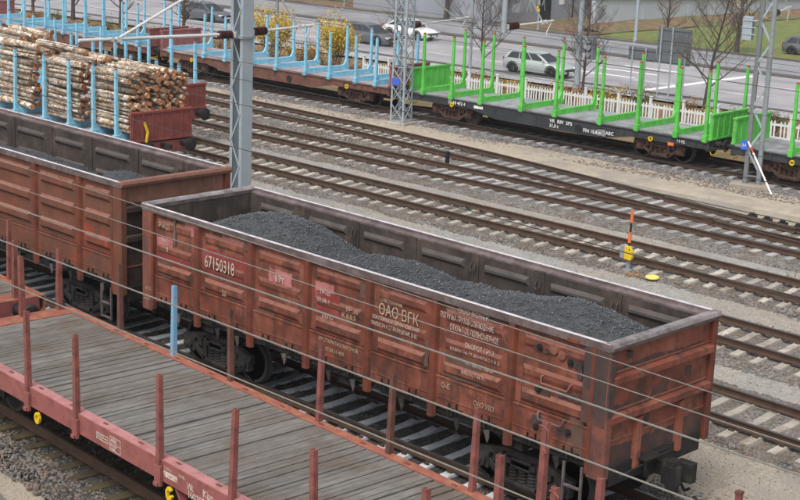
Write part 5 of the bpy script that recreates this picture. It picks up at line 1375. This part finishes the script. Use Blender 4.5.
mb = MB(); mb.box((-60.3, 5.7, 5), (.3, 20.3, 5.3)); mb.build('roof', 'cap', b2)
for k in range(10): 
    mb = MB(); mb.box((-5.6*k-4, 5.97, .8), (-5.6*k-1.8, 6.01, 2.4)); mb.build('window', 'glass', b2)
# dark wood beyond the wall
P = np.stack([RNG.uniform(-70, -42.5, 26000), RNG.uniform(76, 160, 26000), RNG.uniform(-.2, 1, 26000)**1.0*3.4+RNG.normal(0, .3, 26000)], 1)
P[:, 2] += 1.2*vnoise(P[:, 0], P[:, 1], 5., 31)
wd = leaf_cloud('woodland', P, .32, 'leaf_brown', None); tag(wd, 'dark autumn wood beyond the pale wall', 'wood', kind='stuff')

# ------------------------------------------------------------------ posts, signals, signs
def pole(x, y, h, r, label, m='galv', z=-.3, arm=None, cat='pole', name='street_pole'):
    t = empty(name, (x, y, z), 0, label, cat)
    mb = MB(); mb.tube([(0, 0, 0), (0, 0, h)], [r, r*.7], 10); mb.build('post', m, t, smooth=True)
    mb = MB(); mb.tube([(0, 0, -.1), (0, 0, .35)], r*1.5, 10); mb.build('base', m, t)
    return t
pole(-28.6, 42.4, 9, .09, 'pale slim pole behind the green stakes, second pole from the slim lattice mast')
t = pole(-21.7, 43.1, 9, .17, 'thick grey pole carrying a traffic signal, right of the silver estate car')
mb = MB(); mb.tube([(0, 0, 3.0), (.75, .08, 3.02)], .05, 8); mb.build('arm', 'galv', t)
mb = MB(); mb.box((.55, -.1, 1.9), (.95, .22, 3.1)); 
for k in range(3): mb.lathe((.75, -.12, 2.15+k*.36), (0, -1, 0), [(0, .13), (.14, .14), (.15, .11), (.02, .1)], 12)
mb.build('signal_head', 'galv_dull', t, bevel=.02)
pole(-43.2, 41.0, 9, .12, 'grey pole rising behind the yellow bush, right of the broad channel mast', 'galv_dull')
pole(-34.7, 66.0, 9, .12, 'pale blue lamp post on the far kerb above the smaller sign back')
t = pole(-42.7, 65.2, 3.2, .05, 'thin pole with a yellow signal lamp before the grey building')
mb = MB(); mb.box((-.1, -.14, 1.45), (.22, .14, 1.95)); o = mb.build('signal_head', 'blackpaint', t, bevel=.02); mb = MB(); mb.box((-.07, -.165, 1.5), (.19, -.142, 1.74)); mb.lathe((.06, -.14, 1.82), (0, -1, 0), [(0, .07), (.12, .075), (.13, .05)], 10); mb.build('lamp_face', 'yellow', t)
for k, (x, yo) in enumerate(((-62, 1.2), (-55, 1.2), (-71, 1.2), (-80, 1.2))):
    pole(x, FAR(x)+yo, 6, .08, ['grey post on the far bank above the dark car', 'thin post on the far bank left of the white car', 'grey post on the far bank above the bright yellow bush', 'grey post on the far bank behind the broad channel mast'][k], 'galv_dull')
sy = lambda x: E1(x)-1.8
for (name, lab, xa, xb, z0, z1, posts) in (('sign_board', 'tall grey sign back on two posts, seen from behind', -18.12, -16.2, 1.66, 3.5, (-17.88, -17.24)), ('sign_board', 'low wide grey sign back left of the tall one, seen from behind', -19.75, -18.16, 1.66, 2.34, (-19.47, -18.69))):
    t = empty(name, (xa, sy(xa), -.0), ang, lab, 'sign')
    mb = MB(); mb.box((0, 0, z0), (xb-xa, .05, z1)); mb.build('panel', 'sign_back', t, bevel=.01)
    mb = MB()
    for z in np.linspace(z0+.12, z1-.12, 4 if z1-z0 > 1 else 2): mb.box((.03, -.03, z-.025), (xb-xa-.03, -.002, z+.025))
    mb.build('stiffener', 'sign_back', t)
    for xp in posts:
        mb = MB(); mb.tube([(xp-xa, -.07, -.35), (xp-xa, -.07, z1+.03)], .045, 8); mb.build('post', 'galv', t)
t = pole(-16.45, 45.0, 2.65, .045, 'thin galvanised post at the right edge of the tall grey sign back')

# ------------------------------------------------------------------ cars
def car(x, y, label, paint, L=4.15, estate=True, hd=ang, s=1.):
    t = empty('parked_car' if False else 'passing_car', (x, y, -.22), hd, label, 'car', 'cars on the street')
    W = 1.62*s; H = 1.30*s
    def sec(xp, hw, z0, z1, zb, tw):   # ring: rounded lower body
        return [(xp, -hw*.92, z0), (xp, -hw, z0+.18), (xp, -hw, zb), (xp, -tw, z1), (xp, tw, z1), (xp, hw, zb), (xp, hw, z0+.18), (xp, hw*.92, z0)]
    hl = L/2; hw = W/2
    # lower body: rear -> front (front at +x)
    st = [(-hl, hw*.82, .32, .74, .62, hw*.72), (-hl+.12, hw*.95, .22, .80, .66, hw*.84), (-hl+.8, hw, .2, .82, .68, hw*.9), (0, hw, .2, .80, .67, hw*.9), (hl-1.3, hw, .2, .78, .66, hw*.9), (hl-.5, hw*.97, .2, .68, .58, hw*.82), (hl-.1, hw*.86, .24, .56, .48, hw*.66), (hl, hw*.74, .3, .46, .42, hw*.6)]
    mb = MB(); R_ = [sec(*q) for q in st]; n = 8
    V = [p for r in R_ for p in r]; F = [(i*n+k, i*n+(k+1) % n, (i+1)*n+(k+1) % n, (i+1)*n+k) for i in range(len(R_)-1) for k in range(n)]
    F += [tuple(reversed(range(n))), tuple(range((len(R_)-1)*n, len(R_)*n))]
    mb.add(V, F); mb.build('body', paint, t, bevel=.05, smooth=True)
    # cabin
    if estate: c = [(-hl+.08, .80), (-hl+.34, H-.07), (-hl+.95, H), (-.15, H-.01), (.2, H-.07), (hl-1.08, .77)]
    else: c = [(-hl+.3, .80), (-hl+1.0, H-.08), (-.5, H), (-.1, H-.02), (.2, H-.08), (hl-1.08, .77)]
    def cab(scale_y, prof, inset=0):
        V = []
        for sgn in (-1, 1):
            for (px, pz) in prof: V.append((px, sgn*(hw*.9-(pz-.8)*.42)*scale_y, pz))
        m = len(prof); F = [tuple(range(m)), tuple(reversed(range(m, 2*m)))]+[(i, (i+1) % m, m+(i+1) % m, m+i) for i in range(m)]
        return V, F
    mb = MB(); V, F = cab(.985, c); mb.add(V, F); mb.build('cabin', paint, t, bevel=.04, smooth=True)
    # glass set 4 mm proud
    def gl(P, nm):
        mb = MB(); mb.add(P, [tuple(range(len(P)))]); return mb.build(nm, 'glass', t)
    def yy(z): return (hw*.9-(z-.8)*.42)+.004
    def lerp(a, b, k): return (a[0]+(b[0]-a[0])*k, a[1]+(b[1]-a[1])*k)
    a0, a1 = c[0], c[1]
    z0, z1 = .86, H-.1
    lx0, lx1 = a0[0]+.18, a1[0]+.2; fx1_, fx0_ = c[4][0]-.1, c[5][0]-.22
    for sgn in (-1, 1):
        N = 3; 
        for k in range(N):
            u0, u1 = (k+.05)/N, (k+.95)/N
            P = [(lx0+(fx0_-lx0)*u0, z0), (lx0+(fx0_-lx0)*u1, z0), (lx1+(fx1_-lx1)*u1, z1), (lx1+(fx1_-lx1)*u0, z1)]
            gl([(px, sgn*yy(pz), pz) for px, pz in P], 'side_window')
    A, B = lerp(c[4], c[5], .1), lerp(c[4], c[5], .92)
    P = []
    for (q, k) in ((A, .86), (B, .86)):
        P += [(q[0]+.006, -yy(q[1])*k, q[1]+.008), (q[0]+.006, yy(q[1])*k, q[1]+.008)]
    gl([P[0], P[1], P[3], P[2]], 'windscreen')
    A, B = lerp(c[1], c[0], .15), lerp(c[1], c[0], .75); P = []
    for q in (A, B): P += [(q[0]-.008, -yy(q[1])*.82, q[1]+.006), (q[0]-.008, yy(q[1])*.82, q[1]+.006)]
    gl([P[0], P[1], P[3], P[2]], 'rear_window')
    for wx in (-hl+.78, hl-.85):
        for sgn in (-1, 1):
            mb = MB(); mb.lathe((wx, sgn*(hw-.13), .30), (0, sgn, 0), [(0, .2), (0, .28), (.04, .30), (.13, .30), (.16, .27), (.16, .19), (.12, .17)], 18); wl = mb.build('wheel', 'rubber', t, smooth=True)
            mb = MB(); mb.disc((wx, sgn*(hw+.015), .30), (0, 1, 0), .185, .03, 14); 
            mb.build('wheel_rim', 'rim_metal', wl)
            mb = MB(); mb.tube([(wx+.36*math.cos(q), sgn*(hw-.01), .30+.36*math.sin(q)) for q in np.linspace(-.2, PI+.2, 10)], .035, 6); mb.build('wheel_arch', 'blackpaint', wl)
    for sgn in (-1, 1):
        mb = MB(); mb.cbox((hl-.13, sgn*hw*.66, .52), (.22, .3, .12)); mb.build('headlight', 'lamp_glass', t, bevel=.02)
        mb = MB(); mb.cbox((-hl+.06, sgn*hw*.74, .7), (.1, .16, .3)); mb.build('tail_light', 'red_lens', t, bevel=.02)
        mb = MB(); mb.cbox((fx0_-.05, sgn*(hw*.95+.07), .88), (.1, .16, .1)); mb.build('mirror', paint, t, bevel=.02)
    mb = MB(); mb.box((hl-.06, -.4, .3), (hl+.012, .4, .42)); mb.build('grille', 'blackpaint', t)
    mb = MB(); mb.box((hl+.006, -.24, .3), (hl+.02, .24, .38)); mb.build('number_plate', 'cap', t)
    return t
car(-27.4, 46.95, 'silver estate car driving on the near lane, between two bare trees', 'car_silver', 4.2)
car(-42.9, 48.6, 'dark grey car with wet bonnet, left of the slim pale lattice mast', 'car_dark', 4.2, False)
car(-43.7, 53.2, 'white hatchback right behind the slim pale lattice mast', 'car_white', 3.9, False)
car(-58.4, 47.6, 'dark car at the left behind the blue stakes, near the broad channel mast', 'car_dark', 4.2, False)
car(-23.6, 70.5, 'black car standing beyond the grass at the right edge', 'car_dark', 4.0, True)

# ------------------------------------------------------------------ damp autumn air
hz = MB(); hz.box((-640, -640, -2.5), (640, 640, 24))
hm = bpy.data.materials.new('damp_air'); hm.use_nodes = True; hn = hm.node_tree; hn.nodes.clear()
pv = hn.nodes.new('ShaderNodeVolumePrincipled'); pv.inputs['Color'].default_value = (.93, .95, .97, 1); pv.inputs['Density'].default_value = .0004; pv.inputs['Anisotropy'].default_value = .2
ho = hn.nodes.new('ShaderNodeOutputMaterial'); hn.links.new(pv.outputs[0], ho.inputs['Volume'])
tag(hz.build('haze', hm), kind='stuff', label='thin damp haze over the yard')
